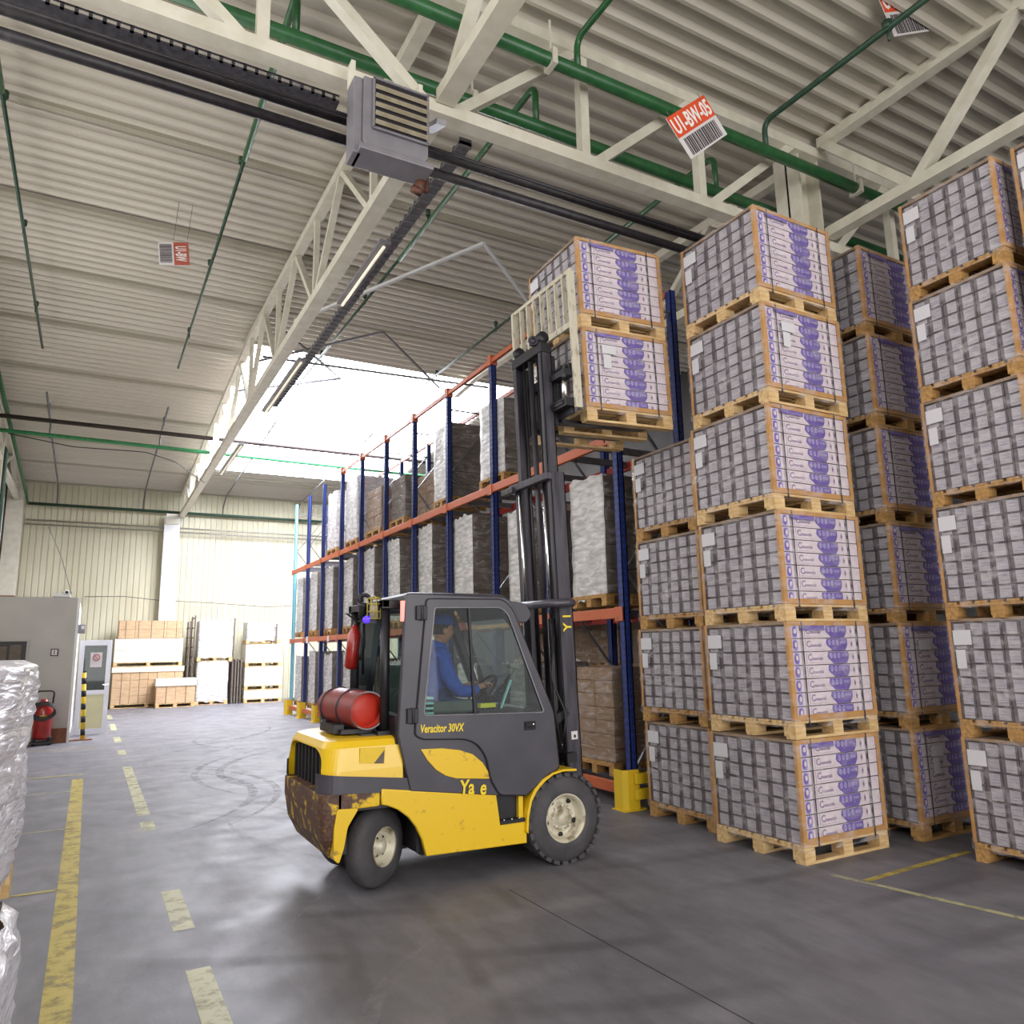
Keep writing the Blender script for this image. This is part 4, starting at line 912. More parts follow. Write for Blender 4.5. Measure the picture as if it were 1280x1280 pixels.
# cab sides, door, windows
cab=rounded([(2.126,2.172),(2.067,1.10),(2.168,.70),(2.905,.592),(3.165,.56),(3.23,.62),(3.34,.70),(3.475,.745),(3.391,1.237),(3.317,1.442),(3.094,2.06),(3.02,2.155)],[.02,.02,.01,.005,.02,.04,.04,.02,.1,.1,.12,.06],4)
win=rounded([(2.345,2.075),(2.955,2.082),(3.025,2.02),(3.355,1.195),(2.25,1.23)],[.02,.04,.04,.03,.03],3)
cr=[(2.247,.995),(2.42,.99),(2.568,.965),(2.68,.925),(2.765,.855),(2.812,.785),(2.826,.728),(2.66,.745),(2.54,.757),(2.45,.785),(2.37,.835),(2.30,.91)]
def side(y): return moved(curve_mesh([cab,win],.05,.008),(0,y,0))
both('cab_side',side,'fblk')
door=rounded([(2.291,2.13),(2.967,2.135),(3.056,2.06),(3.431,1.205),(3.47,.755),(3.35,.71),(3.22,.62),(3.15,.572),(2.91,.60),(2.835,.72),(2.795,.90),(2.72,1.0),(2.62,1.045),(2.258,1.068),(2.198,1.10),(2.20,1.16)],[.03,.05,.06,.05,.03,.03,.03,.01,.03,.04,.05,.05,.05,.05,.03,.02],4)
dwin=[(x+(2.75-x)*.03,z+(1.6-z)*.03) for x,z in win]
for y,s in ((YN-.032,-1),(YFR+.032,1)):
    d=obj('door',moved(curve_mesh([door,dwin],.022,.006),(0,y,0)),'fblk',FK)
    bm=bmesh.new(); bm.faces.new([bm.verts.new((x,y,z)) for x,z in dwin]); obj('window_pane',bm,'glass',d)
    bm=bmesh.new(); bar(bm,(2.655,y-.004,2.06),(2.70,y-.004,1.225),.02,.022); obj('window_divider',bm,'fdark',d)
    k_=len(dwin); bm=bmesh.new(); path(bm,[(x,y+s*.010,z) for x,z in dwin],.006,6,closed=True); obj('window_seal',bm,'lilac',d)
    bm=bmesh.new(); path(bm,[(x,y+s*.004,z) for x,z in door],.006,6,closed=True); obj('door_seal',bm,'black',d)
    for x,z in ((2.257,2.02),(2.185,1.245)):
        bm=bmesh.new(); box(bm,x-.055,x+.035,y+s*.005-.015,y+s*.005+.015,z-.055,z+.055); path(bm,[(x-.01,y+s*.02,z-.06),(x-.01,y+s*.02,z+.06)],.012,8); obj('hinge',bm,'fdark',d,bevel=.004)
    bm=bmesh.new(); box(bm,3.14,3.25,y+s*.012-.004,y+s*.012+.004,1.075,1.145); bar(bm,(3.15,y+s*.022,1.12),(3.21,y+s*.022,1.115),.02,.03); obj('door_handle',bm,'black',d,bevel=.003)
    bm=bmesh.new(); lathe(bm,(3.228,y+s*.016,1.118),(0,s,0),[(0,.012),(.008,.01),(.008,0)],10); obj('door_lock',bm,'chrome',d)
    if s<0:
        b_=curve_mesh(None,.003,text='Veracitor 30VX',size=.085,font_shear=.2); b_=moved(b_,(2.232,y-.013,1.118)); 
        for v in b_.verts: v.co.x=2.232+(v.co.x-2.232)*.66; v.co.z-= (v.co.x-2.232)*.03
        obj('lettering',b_,'decal',d)
both('crescent_panel',lambda y:moved(curve_mesh([cr],.012,.003),(0,y+(-.03 if y<6 else .03),0)),'fyel')
for x,tx,s in ((2.563,'Ya',.155),(2.735,'e',.155)):
    b_=moved(curve_mesh(None,.004,text=tx,size=s,font_shear=.15),(x,YN-.033,.632 if x<2.6 else .618)); 
    for v in b_.verts: v.co.x=x+(v.co.x-x)*.78
    obj('lettering',b_,'decal',FK)
# roof, windscreen, rear screen
bm=bmesh.new(); L=[]
for z,i in ((2.10,0),(2.155,0),(2.178,.02),(2.186,.06)): L.append([(x,y,z) for x,y in plan(2.128+i,3.03-i,YN+i,YFR-i,.04,.05)])
loft(bm,L); 
obj('roof',bm,'fblk',FK,bevel=.006)
bm=bmesh.new(); prism_xz(bm,rounded([(2.98,2.16),(3.30,2.12),(3.36,2.02),(3.30,1.95),(3.12,1.98),(3.05,2.06)],.03,3),5.72,6.58); obj('front_header',bm,'fblk',FK,bevel=.01)
bm=bmesh.new(); w_=[[bm.verts.new((x,y,z)) for y in (YN+.04,YFR-.04)] for x,z in ((3.10,2.03),(3.325,1.44),(3.40,1.22))]
for a,b in zip(w_,w_[1:]): bm.faces.new((a[0],a[1],b[1],b[0]))
obj('windscreen',bm,'glass',FK)
bm=bmesh.new(); bm.faces.new([bm.verts.new(v) for v in ((2.10,YN+.05,1.25),(2.10,YFR-.05,1.25),(2.15,YFR-.05,2.08),(2.15,YN+.05,2.08))]); obj('rear_window',bm,'glass',FK)
bm=bmesh.new(); box(bm,2.06,2.16,YN+.02,YFR-.02,.72,1.25); box(bm,3.36,3.46,YN+.03,YFR-.03,.72,1.2); obj('cab_bulkhead',bm,'fdark',FK)
bm=bmesh.new(); box(bm,2.15,3.4,YN+.04,YFR-.04,.70,.74); obj('cab_floor',bm,'fdark',FK)
bm=bmesh.new(); box(bm,1.99,2.16,5.70,5.78,2.06,2.13); box(bm,1.99,2.16,6.52,6.60,2.06,2.13); box(bm,1.99,2.05,5.70,6.60,2.07,2.13); obj('rear_roof_rail',bm,'fdark',FK,bevel=.006)
for y in (5.76,6.54):
    bm=bmesh.new(); path(bm,[(2.035,y,1.11),(2.035,y,2.09)],.038,16); box(bm,1.965,2.105,y-.06,y+.06,1.10,1.13); p_=obj('rear_post',bm,'fdark',FK)
bm=bmesh.new(); box(bm,2.095,2.128,YN-.006,YN+.03,1.955,2.115); obj('tail_light',bm,'taillight',FK,bevel=.005,label='red and white lit tail light')
# caged beacon and blue spot lamp
cx,cy=1.955,5.80
bm=bmesh.new()
for z in (1.985,2.04,2.10,2.145): path(bm,[(cx+.055*math.cos(a*.5236),cy+.055*math.sin(a*.5236),z) for a in range(12)],.004,5,closed=True)
for a in range(8): path(bm,[(cx+.055*math.cos(a*.785),cy+.055*math.sin(a*.785),1.985),(cx+.055*math.cos(a*.785),cy+.055*math.sin(a*.785),2.145),(cx,cy,2.165)],.004,5)
obj('beacon_cage',bm,'cageyel',FK)
bm=bmesh.new(); lathe(bm,(cx,cy,1.99),(0,0,1),[(0,0),(0,.035),(.09,.035),(.12,.02),(.12,0)],14); obj('beacon',bm,'louvre',FK)
bm=bmesh.new(); lathe(bm,(1.90,5.82,1.98),(-.2,-1,-.1),[(0,0),(0,.028),(.012,.02),(.016,0)],14); obj('spot_lamp',bm,'bluel',FK,label='glowing blue warning lamp')
bm=bmesh.new(); box(bm,1.88,2.0,5.82,5.86,1.95,2.0); bar(bm,(1.9,5.85,1.97),(2.03,5.85,2.08),.03,.03); obj('lamp_bracket',bm,'fdark',FK)
bm=bmesh.new(); lathe(bm,(1.95,6.1,2.0),(.1,-.1,1),[(0,0),(0,.025),(.03,.03),(.10,.045),(.13,.045),(.135,0)],14); path(bm,bend([(1.95,6.1,2.1),(1.92,6.1,2.19),(2.0,6.1,2.20),(2.04,6.1,2.12)],.04),.018,8); path(bm,bend([(1.96,6.1,2.0),(1.97,6.12,1.8),(2.0,6.2,1.55)],.04),.012,8); obj('mirror_horn',bm,'fdark',FK)
# front fenders
def fender(y):
    s=1 if y<6 else -1; y0=y-s*.06; y1=y+s*.22; pts=[(3.135,.30),(3.145,.43),(3.175,.54),(3.225,.615),(3.30,.68),(3.40,.725),(3.50,.742),(3.63,.735)]
    bm=bmesh.new(); lo,hi=min(y0,y1),max(y0,y1); n=len(pts)
    out=[(x,z) for x,z in pts]; inn=[(x+.018 if i<5 else x,z-.018) for i,(x,z) in enumerate(pts)]
    prism_xz(bm,out+inn[::-1],lo,hi); return bm
both('front_fender',fender,'fyel',bevel=.004)
bm=bmesh.new(); box(bm,3.10,3.14,YN+.0,YN+.15,.38,.60); obj('fender_panel',bm,'gyellow',FK)
bm=bmesh.new(); path(bm,bend([(3.50,5.60,.75),(3.505,5.60,.83),(3.46,5.60,.93)],.03),.014,8); obj('grab_handle',bm,'fyel',FK)
# wheels
def wheel(c,r,w,rr,out,turn=0,front=True):
    """out: -1 faces the camera side"""
    ax=Vector((0,out,0)); rot=Matrix.Rotation(turn,3,'Z'); ax=rot@ax; h=w/2
    bm=bmesh.new(); pr=[(-h,rr),(-h,rr+.03),(-h+.012,r*.82),(-h+.03,r*.95),(-h+.06,r),(h-.06,r),(h-.03,r*.95),(h-.012,r*.82),(h,rr+.05),(h+.004,rr+.02),(h-.012,rr)]
    lathe(bm,c,ax,pr,48)
    if front:      # chunky lugs on the tread
        u,v=frame(ax)
        for i in range(26):
            a=2*math.pi*i/26; 
            for s in (-1,1):
                a2=a+s*.06; d=u*math.cos(a2)+v*math.sin(a2); tt=ax.cross(d); cc=Vector(c)+d*(r-.004)+ax*(s*h*.52)
                T=Matrix(((ax.x,tt.x,d.x,cc.x),(ax.y,tt.y,d.y,cc.y),(ax.z,tt.z,d.z,cc.z),(0,0,0,1))); box(bm,-h*.46,h*.46,-.026,.026,-.02,.008,0,T)
    t_=obj('tyre',bm,'tyre',FK)
    bm=bmesh.new()
    if front: pr=[(h-.012,rr+.004),(h-.004,rr+.008),(h-.01,rr-.006),(h-.05,rr-.018),(h-.10,rr-.03),(h-.11,rr*.62),(h-.075,rr*.55),(h-.075,rr*.45),(h-.09,rr*.42),(h-.05,rr*.36),(h-.045,0)]
    else: pr=[(h-.012,rr+.004),(h+.002,rr+.006),(h-.012,rr-.008),(h-.06,rr-.02),(h-.07,rr*.6),(h-.05,rr*.42),(h-.02,rr*.36),(h-.005,rr*.2),(h-.004,0)]
    lathe(bm,c,ax,pr,40); rim_=obj('rim',bm,'rim',t_)
    u,v=frame(ax); bm=bmesh.new(); nb=8 if front else 6; off=(h-.075) if front else (h-.062); rb=rr*(.5 if front else .52)
    for i in range(nb):
        a=2*math.pi*i/nb; q=Vector(c)+(u*math.cos(a)+v*math.sin(a))*rb+ax*off; lathe(bm,q,ax,[(0,.012),(.018,.010),(.018,0)],6,smooth=False)
    obj('wheel_nuts',bm,'chrome' if not front else 'steel',t_)
    if front:
        bm=bmesh.new()
        for i in range(5):
            a=2*math.pi*i/5+.3; q=Vector(c)+(u*math.cos(a)+v*math.sin(a))*rr*.77+ax*(h-.098); lathe(bm,q,ax,[(0,.022),(.003,.022),(.003,0)],12)
        me_=bpy.data.meshes.new('t'); o_=rootpos(FK); bmesh.ops.translate(bm,verts=bm.verts,vec=-o_); bm.to_mesh(me_); bm.free(); nb_=bmesh.new(); nb_.from_mesh(rim_.data); k0=len(nb_.faces); nb_.from_mesh(me_); nb_.faces.ensure_lookup_table()
        for f_ in nb_.faces[k0:]: f_.material_index=1
        rim_.data.materials.append(M['black']); nb_.to_mesh(rim_.data); nb_.free()
wheel((3.52,5.62,.355),.352,.22,.185,-1)
wheel((3.52,6.68,.355),.352,.22,.185,1)
wheel((1.985,5.80,.292),.290,.19,.135,-1,R(34),False)
wheel((1.985,6.52,.292),.290,.19,.135,1,R(34),False)
# interior: seat, steering wheel, console
bm=bmesh.new(); prism_xz(bm,rounded([(2.36,1.12),(2.82,1.15),(2.84,1.23),(2.45,1.22),(2.34,1.62),(2.27,1.62),(2.30,1.18)],.03,3),5.93,6.38); st=obj('seat',bm,'seat',FK,bevel=.03,seg=3)
bm=bmesh.new(); box(bm,2.4,2.78,5.95,6.35,.78,1.12); obj('seat_base',bm,'fdark',FK)
bm=bmesh.new(); box(bm,2.46,2.86,5.82,5.90,1.22,1.32); obj('arm_rest',bm,'seat',FK,bevel=.02); 
bm=bmesh.new()
for i in range(5): box(bm,2.40,2.47,5.80,5.93,1.18+i*.04,1.20+i*.04)
obj('seat_bellows',bm,'teal',FK,bevel=.006)
bm=bmesh.new(); lathe(bm,(3.08,6.15,1.36),(-.75,0,.66),[(0,0),(0,.02),(.02,.02),(.02,0)],12)
u_,v_=frame(Vector((-.75,0,.66))); path(bm,[Vector((3.08,6.15,1.37))+u_*(.17*math.cos(a*.2618))+v_*(.17*math.sin(a*.2618)) for a in range(24)],.013,8,closed=True)
for a in (0,2.09,4.19): path(bm,[Vector((3.08,6.15,1.365)),Vector((3.08,6.15,1.37))+u_*(.17*math.cos(a))+v_*(.17*math.sin(a))],.01,6)
path(bm,[(3.09,6.15,1.35),(3.25,6.15,1.1)],.03,10); obj('steering_wheel',bm,'black',FK)
bm=bmesh.new(); prism_xz(bm,rounded([(3.12,.75),(3.14,1.12),(3.25,1.26),(3.36,1.24),(3.40,.75)],.03,3),5.66,6.64); obj('dashboard',bm,'fdark',FK,bevel=.01)
bm=bmesh.new(); bar(bm,(3.06,5.78,1.225),(3.17,5.78,1.47),.03,.012); obj('document_sheet',bm,'teal',FK)
bm=bmesh.new(); box(bm,2.86,3.0,5.74,5.8,1.255,1.29); obj('lever_console_trim',bm,'hivis',FK)
bm=bmesh.new(); box(bm,2.84,3.12,5.72,5.84,1.0,1.24); 
for i in range(4): path(bm,[(2.90+i*.05,5.78,1.24),(2.91+i*.05,5.78,1.33)],.008,6); lathe(bm,(2.91+i*.05,5.78,1.33),(0,0,1),[(0,0),(0,.014),(.02,.014),(.025,0)],8)
obj('lever_console',bm,'fdark',FK)
# mast, leaning back a little
PIV=Vector((3.80,6.15,.6)); TM=Matrix.Translation(PIV)@Matrix.Rotation(-R(1.9),4,'Y')@Matrix.Translation(-PIV)
def mobj(name,bm,m,parent=FK,**k): bm.transform(TM); return obj(name,bm,m,parent,**k)
MYN,MYF=5.81,6.49
def channel(bm,x0,x1,y,s,z0,z1,tk=.016,dep=.06):
    ya,yb=(y,y+tk) if s>0 else (y-tk,y); box(bm,x0,x1,ya,yb,z0,z1)
    ya,yb=(y,y+dep) if s>0 else (y-dep,y); box(bm,x0,x0+tk,ya,yb,z0,z1); box(bm,x1-tk,x1,ya,yb,z0,z1)
for y,s in ((MYN,1),(MYF,-1)):
    bm=bmesh.new(); channel(bm,3.74,3.90,y,s,.16,3.36); o_=mobj('outer_mast_rail',bm,'fmast',bevel=.004)
    if s>0:
        for ch,z in (('Y',1.88),('l',2.0)):
            b_=curve_mesh(None,.003,text=ch,size=.12); b_=moved(b_,(0,y-.004,0)); moved(b_,None,Matrix.Rotation(-R(90),3,'Y')); moved(b_,(3.865,0,z)); mobj('mast_letter',b_,'decal',o_)
        bm=bmesh.new(); box(bm,3.80,3.865,y-.003,y,.93,1.0); q_=mobj('white_sticker',bm,'wsign',o_); bm=bmesh.new(); box(bm,3.825,3.845,y-.005,y-.003,.945,.97); mobj('sticker_mark',bm,'black',o_)
for y,s in ((MYN+.06,1),(MYF-.06,-1)):
    bm=bmesh.new(); channel(bm,3.75,3.87,y,s,1.1,4.66); mobj('inner_mast_rail',bm,'fmast',bevel=.004)
    bm=bmesh.new(); path(bm,[(3.73,y+s*.055,1.9),(3.73,y+s*.055,3.32)],.016,10); mobj('lift_rod',bm,'chrome')
    bm=bmesh.new(); path(bm,[(3.73,y+s*.055,.3),(3.73,y+s*.055,2.0)],.036,14); mobj('lift_cylinder',bm,'fdark')
bm=bmesh.new(); box(bm,3.68,3.75,MYN-.02,MYF+.02,3.28,3.35); box(bm,3.64,3.70,MYF-.1,MYF+.12,3.26,3.32); mobj('outer_crosshead',bm,'fmast',bevel=.008)
bm=bmesh.new(); box(bm,3.74,3.87,MYN+.05,MYF-.05,4.56,4.66); mobj('inner_crosshead',bm,'fdark',bevel=.008)
bm=bmesh.new()
for y in (MYN+.1,MYF-.12): lathe(bm,(3.80,y,4.72),(0,1,0),[(-.03,0),(-.03,.06),(.03,.06),(.03,0)],16)
mobj('chain_pulley',bm,'fdark')
bm=bmesh.new(); lathe(bm,(3.72,MYN+.14,4.69),(-.6,-1,.1),[(-.02,.05),(.02,.05),(.02,.036),(-.01,.034),(-.01,0)],16); mobj('hose_sheave',bm,'fmast')
bm=bmesh.new(); path(bm,bend([(3.66,MYF+.02,2.14),(3.60,MYF-.15,2.14),(3.58,MYN+.1,2.13),(3.60,MYN-.08,2.13),(3.80,MYN-.12,2.13),(3.86,MYN-.05,2.13)],.08),.038,10); mobj('mid_crosshead',bm,'fblk')
for yy in (6.02,6.15,6.28):
    bm=bmesh.new(); path(bm,[(3.80,yy,1.1),(3.80,yy,4.6)],.012 if yy!=6.15 else .028,8); mobj('lift_chain' if yy!=6.15 else 'free_lift_cylinder',bm,'fdark' if yy!=6.15 else 'fmast')
bm=bmesh.new(); path(bm,bend([(3.70,MYN+.02,.85),(3.63,MYN-.02,1.2),(3.66,MYN+.0,1.6),(3.70,MYN+.06,1.95)],.1),.013,8); path(bm,bend([(3.69,MYN-.03,.95),(3.74,MYN-.04,1.15),(3.62,MYN-.01,1.45),(3.70,MYN+.03,1.85)],.1),.011,8); mobj('hydraulic_hose',bm,'rubber')
bm=bmesh.new(); bar(bm,(3.42,5.83,.98),(3.76,5.83,1.18),.05,.07); bar(bm,(3.42,6.47,.98),(3.76,6.47,1.18),.05,.07); obj('tilt_cylinder',bm,'fdark',FK)
bm=bmesh.new(); box(bm,3.60,3.92,5.72,6.58,.30,.40); box(bm,3.70,3.80,5.74,6.56,.75,.83); mobj('mast_crossmember',bm,'fdark')
# carriage, backrest and forks up at the load
CZ=3.80
bm=bmesh.new(); box(bm,3.925,3.965,5.66,6.64,CZ+.10,CZ+.20); box(bm,3.925,3.965,5.66,6.64,CZ+.50,CZ+.60); box(bm,3.86,3.93,5.90,5.96,CZ+.05,CZ+.75); box(bm,3.86,3.93,6.34,6.40,CZ+.05,CZ+.75); mobj('fork_carriage',bm,'fdark',bevel=.006)
bm=bmesh.new()
for y in (5.60,6.70): bar(bm,(3.965,y,CZ+.14),(3.965,y,CZ+1.52),.035,.075,up=(1,0,0))
bar(bm,(3.965,5.58,CZ+1.52),(3.965,6.72,CZ+1.52),.03,.04); bar(bm,(3.96,5.58,CZ+.98),(3.96,6.72,CZ+.98),.03,.06)
back=mobj('load_backrest',bm,'carr',bevel=.003)
for i in range(7): bm=bmesh.new(); y=5.735+i*.138; bar(bm,(3.972,y,CZ+.95),(3.972,y,CZ+1.52),.02,.045,up=(1,0,0)); mobj('backrest_bar',bm,'carr',back)
bm=bmesh.new(); path(bm,[(3.9,5.72,CZ+.18),(3.9,5.72,CZ+.58)],.028,12); mobj('side_shift_cylinder',bm,'chrome'); bm=bmesh.new(); box(bm,3.84,3.96,5.62,5.86,CZ+.46,CZ+.52); mobj('side_shift_bracket',bm,'fdark'); bm=bmesh.new(); box(bm,3.84,3.96,5.62,5.86,CZ+.16,CZ+.24); path(bm,[(3.86,5.66,CZ+.2),(3.86,5.9,CZ+.2)],.035,10); mobj('side_shift_bracket',bm,'fdark')
for y in (5.90,6.28):
    bm=bmesh.new(); prism_xz(bm,[(3.97,CZ+.62),(4.0,CZ+.62),(4.0,CZ+.118),(5.02,CZ+.112),(5.02,CZ+.104),(3.97,CZ+.078)],y,y+.11); mobj('fork',bm,'fdark')
# gas cylinder lying across the hood
GC=thing('gas_cylinder','dull red gas cylinder with a bright red end lying on the forklift hood','gas cylinder',(1.78,6.1,1.11))
a=Vector((1.905,5.77,1.285)); axd=Vector((-.17,1,.03)).normalized()
bm=bmesh.new(); lathe(bm,a,axd,[(.0,.137),(.0,.142),(.02,.145),(.56,.145),(.62,.132),(.66,.09),(.675,.04)],36); obj('cylinder_shell',bm,'tank',GC)
bm=bmesh.new(); lathe(bm,a,axd,[(.0,.137),(.05,.134),(.05,.128),(.036,.11),(.026,.075),(.022,.035),(.021,0)],36); obj('cylinder_end',bm,'tankend',GC,label='bright red domed end')
bm=bmesh.new(); path(bm,[a+Vector((.139*math.cos(i*.1963),-.004,.139*math.sin(i*.1963))) for i in range(32)],.007,6,closed=True); obj('end_rim',bm,'lilac',GC)
for d in (.22,.5):
    bm=bmesh.new(); path(bm,[a+axd*d+Vector((.148*math.cos(i*.1963),0,.148*math.sin(i*.1963))) for i in range(32)],.009,6,closed=True); obj('retaining_strap',bm,'fdark',GC)
bm=bmesh.new(); lathe(bm,a+axd*.675,axd,[(0,.05),(.06,.05),(.06,.02),(.09,.02),(.09,0)],14); path(bm,bend([a+axd*.74,a+Vector((-.16,.74,-.05)),a+Vector((-.19,.6,-.14)),a+Vector((-.1,.45,-.17))],.08),.014,8); path(bm,bend([a+axd*.72,a+Vector((-.2,.62,.05)),a+Vector((-.23,.5,-.1)),a+Vector((-.12,.3,-.142))],.08),.010,8); obj('valve_hose',bm,'rubber',GC)
bm=bmesh.new(); box(bm,1.72,2.0,5.84,6.35,1.112,1.145); box(bm,1.68,1.76,5.9,6.3,1.115,1.18); box(bm,1.93,2.0,5.9,6.3,1.115,1.18); obj('cradle',bm,'fdark',GC)
# hand extinguisher hanging at the rear post
HE=thing('fire_extinguisher','small dark red fire extinguisher hanging behind the forklift cab','fire extinguisher',(1.93,6.56,1.68))
e=Vector((1.955,6.40,1.58)); ed=Vector((.10,0,1)).normalized()
bm=bmesh.new(); lathe(bm,e,ed,[(0,0),(.01,.04),(.03,.055),(.30,.055),(.35,.035),(.38,.02),(.38,0)],20); obj('cylinder',bm,'extred',HE)
bm=bmesh.new(); lathe(bm,e+ed*.38,ed,[(0,.02),(.04,.022),(.04,0)],10); bar(bm,e+ed*.42,e+ed*.46+Vector((-.09,0,.02)),.02,.012); path(bm,bend([e+ed*.40,e+Vector((.10,-.03,.42)),e+Vector((.11,-.03,.2)),e+Vector((.07,-.03,.08))],.05),.012,8); obj('valve_and_hose',bm,'rubber',HE)
bm=bmesh.new(); box(bm,e.x+.02,2.02,6.46,6.50,1.72,1.76); box(bm,e.x+.02,2.02,6.46,6.50,1.9,1.94); obj('bracket',bm,'fdark',HE)

# ------------------------------------------------------------------ driver
DR=thing('person','seated driver in a blue work jacket and blue cap, hands on the steering wheel','person',(2.62,6.15,1.22))
def skin(name,verts,edges,m,parent,root=0,sub=2):
    me=bpy.data.meshes.new(name); o=rootpos(parent); me.from_pydata([tuple(Vector(v[:3])-o) for v in verts],edges,[]); ob=bpy.data.objects.new(name,me); COL.objects.link(ob); ob.parent=parent
    me.materials.append(M[m]); md=ob.modifiers.new('Skin','SKIN'); md.use_smooth_shade=True
    for i,v in enumerate(verts):
        s=me.skin_vertices[0].data[i]; r_=v[3]; s.radius=(r_,v[4] if len(v)>4 else r_); s.use_root=(i==root)
    sb=ob.modifiers.new('Sub','SUBSURF'); sb.levels=sub; sb.render_levels=sub
    dg=bpy.context.evaluated_depsgraph_get(); dg.update(); m2=bpy.data.meshes.new_from_object(ob.evaluated_get(dg)); ob.modifiers.clear(); ob.data=m2
    return ob
# body with head, neck, arms, hands and legs as one figure
def arm(y,s):
    return [(2.635,6.15+s*.17,1.69,.045),(2.65,6.15+s*.225,1.52,.047),(2.74,6.15+s*.24,1.385,.040),(2.90,6.15+s*.19,1.385,.032),(2.985,6.15+s*.15,1.415,.024),(3.04,6.15+s*.135,1.425,.030,.018)]
V=[(2.60,6.15,1.27,.095,.12),(2.60,6.15,1.42,.085,.11),(2.615,6.15,1.58,.085,.12),(2.63,6.15,1.69,.05,.085),(2.65,6.15,1.785,.05,.05),(2.672,6.15,1.84,.055,.052)]
Ed=[(0,1),(1,2),(2,3),(3,4),(4,5)]
for s in (-1,1):
    k0=len(V); V+=arm(0,s); Ed+=[(3,k0)]+[(k0+i,k0+i+1) for i in range(5)]
    k0=len(V); V+=[(2.68,6.15+s*.10,1.245,.085),(3.02,6.15+s*.13,1.225,.062),(3.12,6.15+s*.13,.95,.045),(3.14,6.15+s*.13,.80,.038),(3.25,6.15+s*.14,.775,.035,.03)]; Ed+=[(0,k0)]+[(k0+i,k0+i+1) for i in range(4)]
body=skin('body',V,Ed,'skin',DR)
bm=bmesh.new()
# head: ellipsoid with brow, nose and chin, turned towards +x
def head(bm,c,n=20,m_=16):
    rows=[]
    for i in range(m_+1):
        th=math.pi*i/m_; row=[]
        for j in range(n):
            ph=2*math.pi*j/n; x=math.sin(th)*math.cos(ph); y=math.sin(th)*math.sin(ph); z=math.cos(th)
            rx=.098; ry=.076; rz=.122
            if z<0 and x>0: x*=1-.12*z*z
            if z<-.2: y*=1+.35*(z+.2); x*=1+.15*(z+.2)
            fr=max(0,x)*max(0,1-abs(y)*5)
            nose=.024*math.exp(-((z+.12)/.16)**2)*(1 if abs(y)<.2 else 0)*(x>0)
            eye=-.008*math.exp(-((z-.08)/.1)**2)*math.exp(-((abs(y)-.35)/.15)**2)*(x>0)
            lip=.006*math.exp(-((z+.48)/.08)**2)*(abs(y)<.3)*(x>0)
            row.append((c[0]+x*rx+nose+eye+lip,c[1]+y*ry,c[2]+z*rz))
        rows.append(row)
    top=bm.verts.new(rows[0][0]); bot=bm.verts.new(rows[-1][0]); R_=[[bm.verts.new(p) for p in r_] for r_ in rows[1:-1]]
    for j in range(n):
        bm.faces.new((top,R_[0][j],R_[0][(j+1)%n])).smooth=True; bm.faces.new((bot,R_[-1][(j+1)%n],R_[-1][j])).smooth=True
    for a_,b_ in zip(R_,R_[1:]):
        for j in range(n): bm.faces.new((a_[j],b_[j],b_[(j+1)%n],a_[(j+1)%n])).smooth=True
HC=(2.70,6.15,1.905)
head(bm,HC)
for s in (-1,1):
    lathe(bm,(HC[0]-.005,HC[1]+s*.076,HC[2]-.01),(0,s,0),[(-.01,0),(-.01,.026),(.006,.028),(.01,.02),(.004,.012),(.004,0)],12)
    # fingers curled round the rim, thumb on the other side
    hx,hy,hz=3.04,6.15+s*.135,1.425
    for f_ in range(4):
        d=(f_-1.5)*.019; ln=(.85,1,.95,.75)[f_]
        path(bm,[(hx+.0,hy+d*.9,hz+.004),(hx+.035*ln,hy+d,hz+.018),(hx+.062*ln,hy+d*.95,hz+.004),(hx+.066*ln,hy+d*.9,hz-.022)],[.0095,.009,.008,.0065],7)
    path(bm,[(hx-.015,hy-s*.022,hz),(hx+.015,hy-s*.042,hz-.008),(hx+.04,hy-s*.04,hz-.022)],[.012,.010,.008],7)
hb=bmesh.new(); hb.from_mesh(body.data); me=bpy.data.meshes.new('t'); o_=rootpos(DR); bmesh.ops.translate(bm,verts=bm.verts,vec=-o_); bm.to_mesh(me); bm.free(); hb.from_mesh(me); hb.to_mesh(body.data); hb.free()
# eyes
bm=bmesh.new()
for s in (-1,1): lathe(bm,(HC[0]+.083,HC[1]+s*.03,HC[2]+.012),(1,0,0),[(-.01,0),(0,.010),(.006,.007),(.008,0)],10)
obj('eyes',bm,'black',DR)
Vj=[(x,y,z,(r_[0]+.042),(r_[-1]+.045)) for x,y,z,*r_ in V[:4]]; Vj[0]=(2.60,6.15,1.25,.14,.17)
Ej=[(0,1),(1,2),(2,3)]; Vj.append((2.648,6.15,1.765,.078,.08)); Ej.append((3,4))
for s in (-1,1):
    k0=len(Vj); A=arm(0,s); Vj+=[(x,y,z,r_[0]+.022,r_[0]+.022) for x,y,z,*r_ in A[:4]]+[(2.965,6.15+s*.157,1.408,.044)]; Ej+=[(3,k0)]+[(k0+i,k0+i+1) for i in range(4)]
skin('jacket',Vj,Ej,'jacket',DR)
bm=bmesh.new(); path(bm,[(2.635,6.15,1.715),(2.648,6.15,1.755),(2.662,6.15,1.80)],[.135,.098,.07],18,cap=False); obj('jacket_collar',bm,'jacket',DR)
Vt=[(2.60,6.15,1.24,.13,.165)]; Et=[]
for s in (-1,1):
    k0=len(Vt); Vt+=[(2.68,6.15+s*.10,1.245,.10),(3.02,6.15+s*.13,1.225,.078),(3.12,6.15+s*.13,.98,.062),(3.14,6.15+s*.13,.84,.055)]; Et+=[(0,k0)]+[(k0+i,k0+i+1) for i in range(3)]
skin('trousers',Vt,Et,'trouser',DR)
bm=bmesh.new(); 
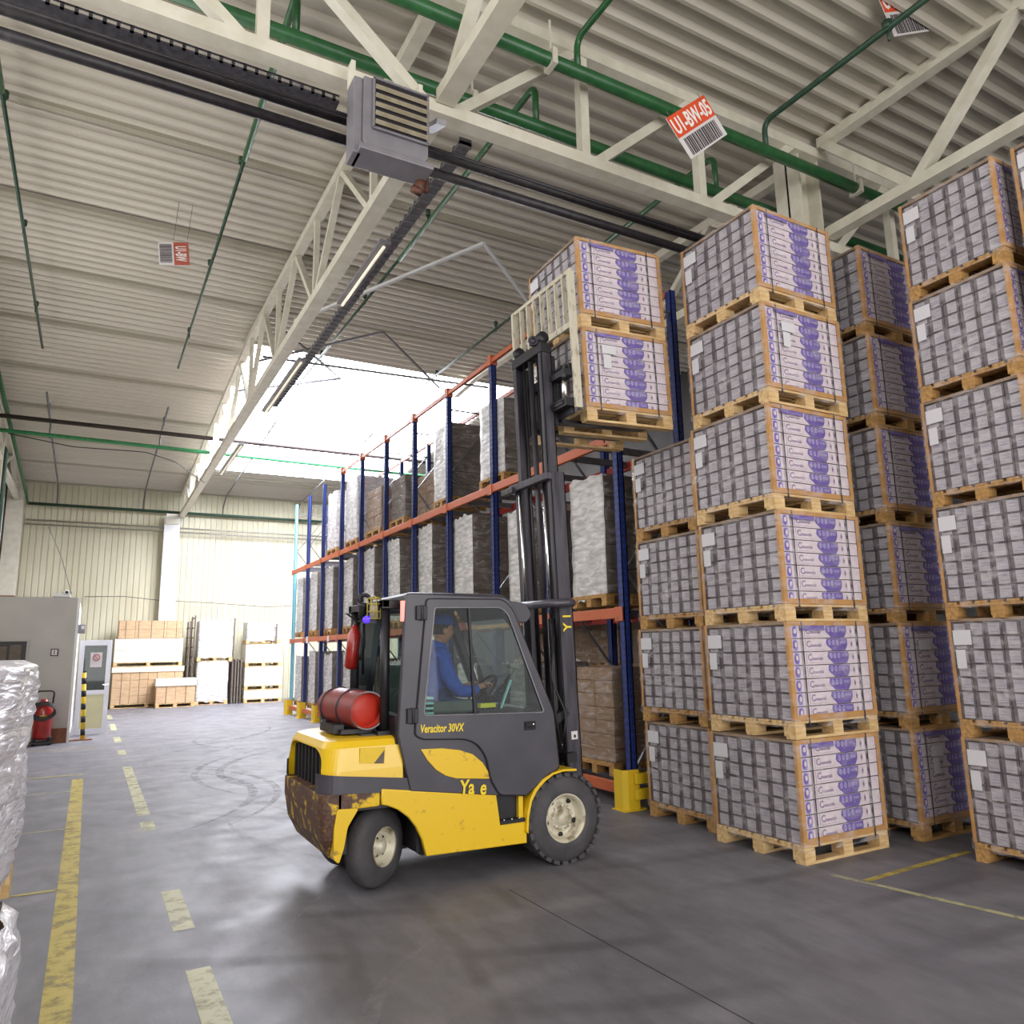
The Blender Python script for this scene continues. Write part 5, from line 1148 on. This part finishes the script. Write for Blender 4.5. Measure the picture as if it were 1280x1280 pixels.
for s in (-1,1): prism_xz(bm,rounded([(3.09,.745),(3.34,.745),(3.33,.79),(3.20,.84),(3.10,.86)],.02,3),6.15+s*.14-.045,6.15+s*.14+.045)
obj('shoes',bm,'black',DR,bevel=.01)
bm=bmesh.new(); head(bm,(0,0,0)); 
for v in bm.verts: v.co=Vector((HC[0]-.012+v.co.x*1.04,HC[1]+v.co.y*1.06,HC[2]+.008+v.co.z*1.03))
bmesh.ops.delete(bm,geom=[v for v in bm.verts if v.co.x>HC[0]+.035+(v.co.z-HC[2])*.5 or v.co.z<HC[2]-.06 or v.co.z>HC[2]+.07],context='VERTS'); obj('hair',bm,'hair',DR)
bm=bmesh.new(); lathe(bm,(HC[0]-.005,HC[1],HC[2]+.045),(.06,0,1),[(0,.098),(.02,.102),(.06,.098),(.085,.075),(.095,.03),(.096,0)],24)
L=[[(HC[0]+.085+.0*i,HC[1]+.07*k,HC[2]+.05),(HC[0]+.165-abs(k)*.05,HC[1]+.06*k,HC[2]+.038),(HC[0]+.163-abs(k)*.05,HC[1]+.06*k,HC[2]+.048),(HC[0]+.08,HC[1]+.07*k,HC[2]+.065)] for i,k in enumerate((-1,-.6,0,.6,1))]
loft(bm,L); cp=obj('cap',bm,'cap',DR); 
cp.scale=(1,.9,1); cp.location=(0,0,0)

# ------------------------------------------------------------------ light
def area(name,loc,rot,sx,sy,e,c=(1,1,1)):
    l=bpy.data.lights.new(name,'AREA'); l.shape='RECTANGLE'; l.size=sx; l.size_y=sy; l.energy=e; l.color=c; o=bpy.data.objects.new(name,l); COL.objects.link(o); o.location=loc; o.rotation_euler=rot; return o
area('open_end_fill',(2.5,YF+.3,3.0),(R(100),0,0),10,5,520,(1,.98,.95))  # added area fill behind the camera; the hall is simply open there
area('roof_light_daylight',(6.2,(SY0+SY1)/2,8.25),(R(4),0,0),6,9,900,(.97,.98,1))
area('side_opening_fill',(XL-.5,6,5.3),(R(90),0,R(-90)),20,4,260,(1,.99,.98))  # added area fill through an assumed side opening; no window is built there
w=bpy.data.worlds.new('world'); SC.world=w; w.use_nodes=True; bg=w.node_tree.nodes['Background']; bg.inputs[0].default_value=(1,.985,.975,1); bg.inputs[1].default_value=1.6
SC.view_settings.view_transform='Standard'; SC.view_settings.look='None'; SC.view_settings.gamma=1; SC.view_settings.use_curve_mapping=False; SC.view_settings.exposure=.3
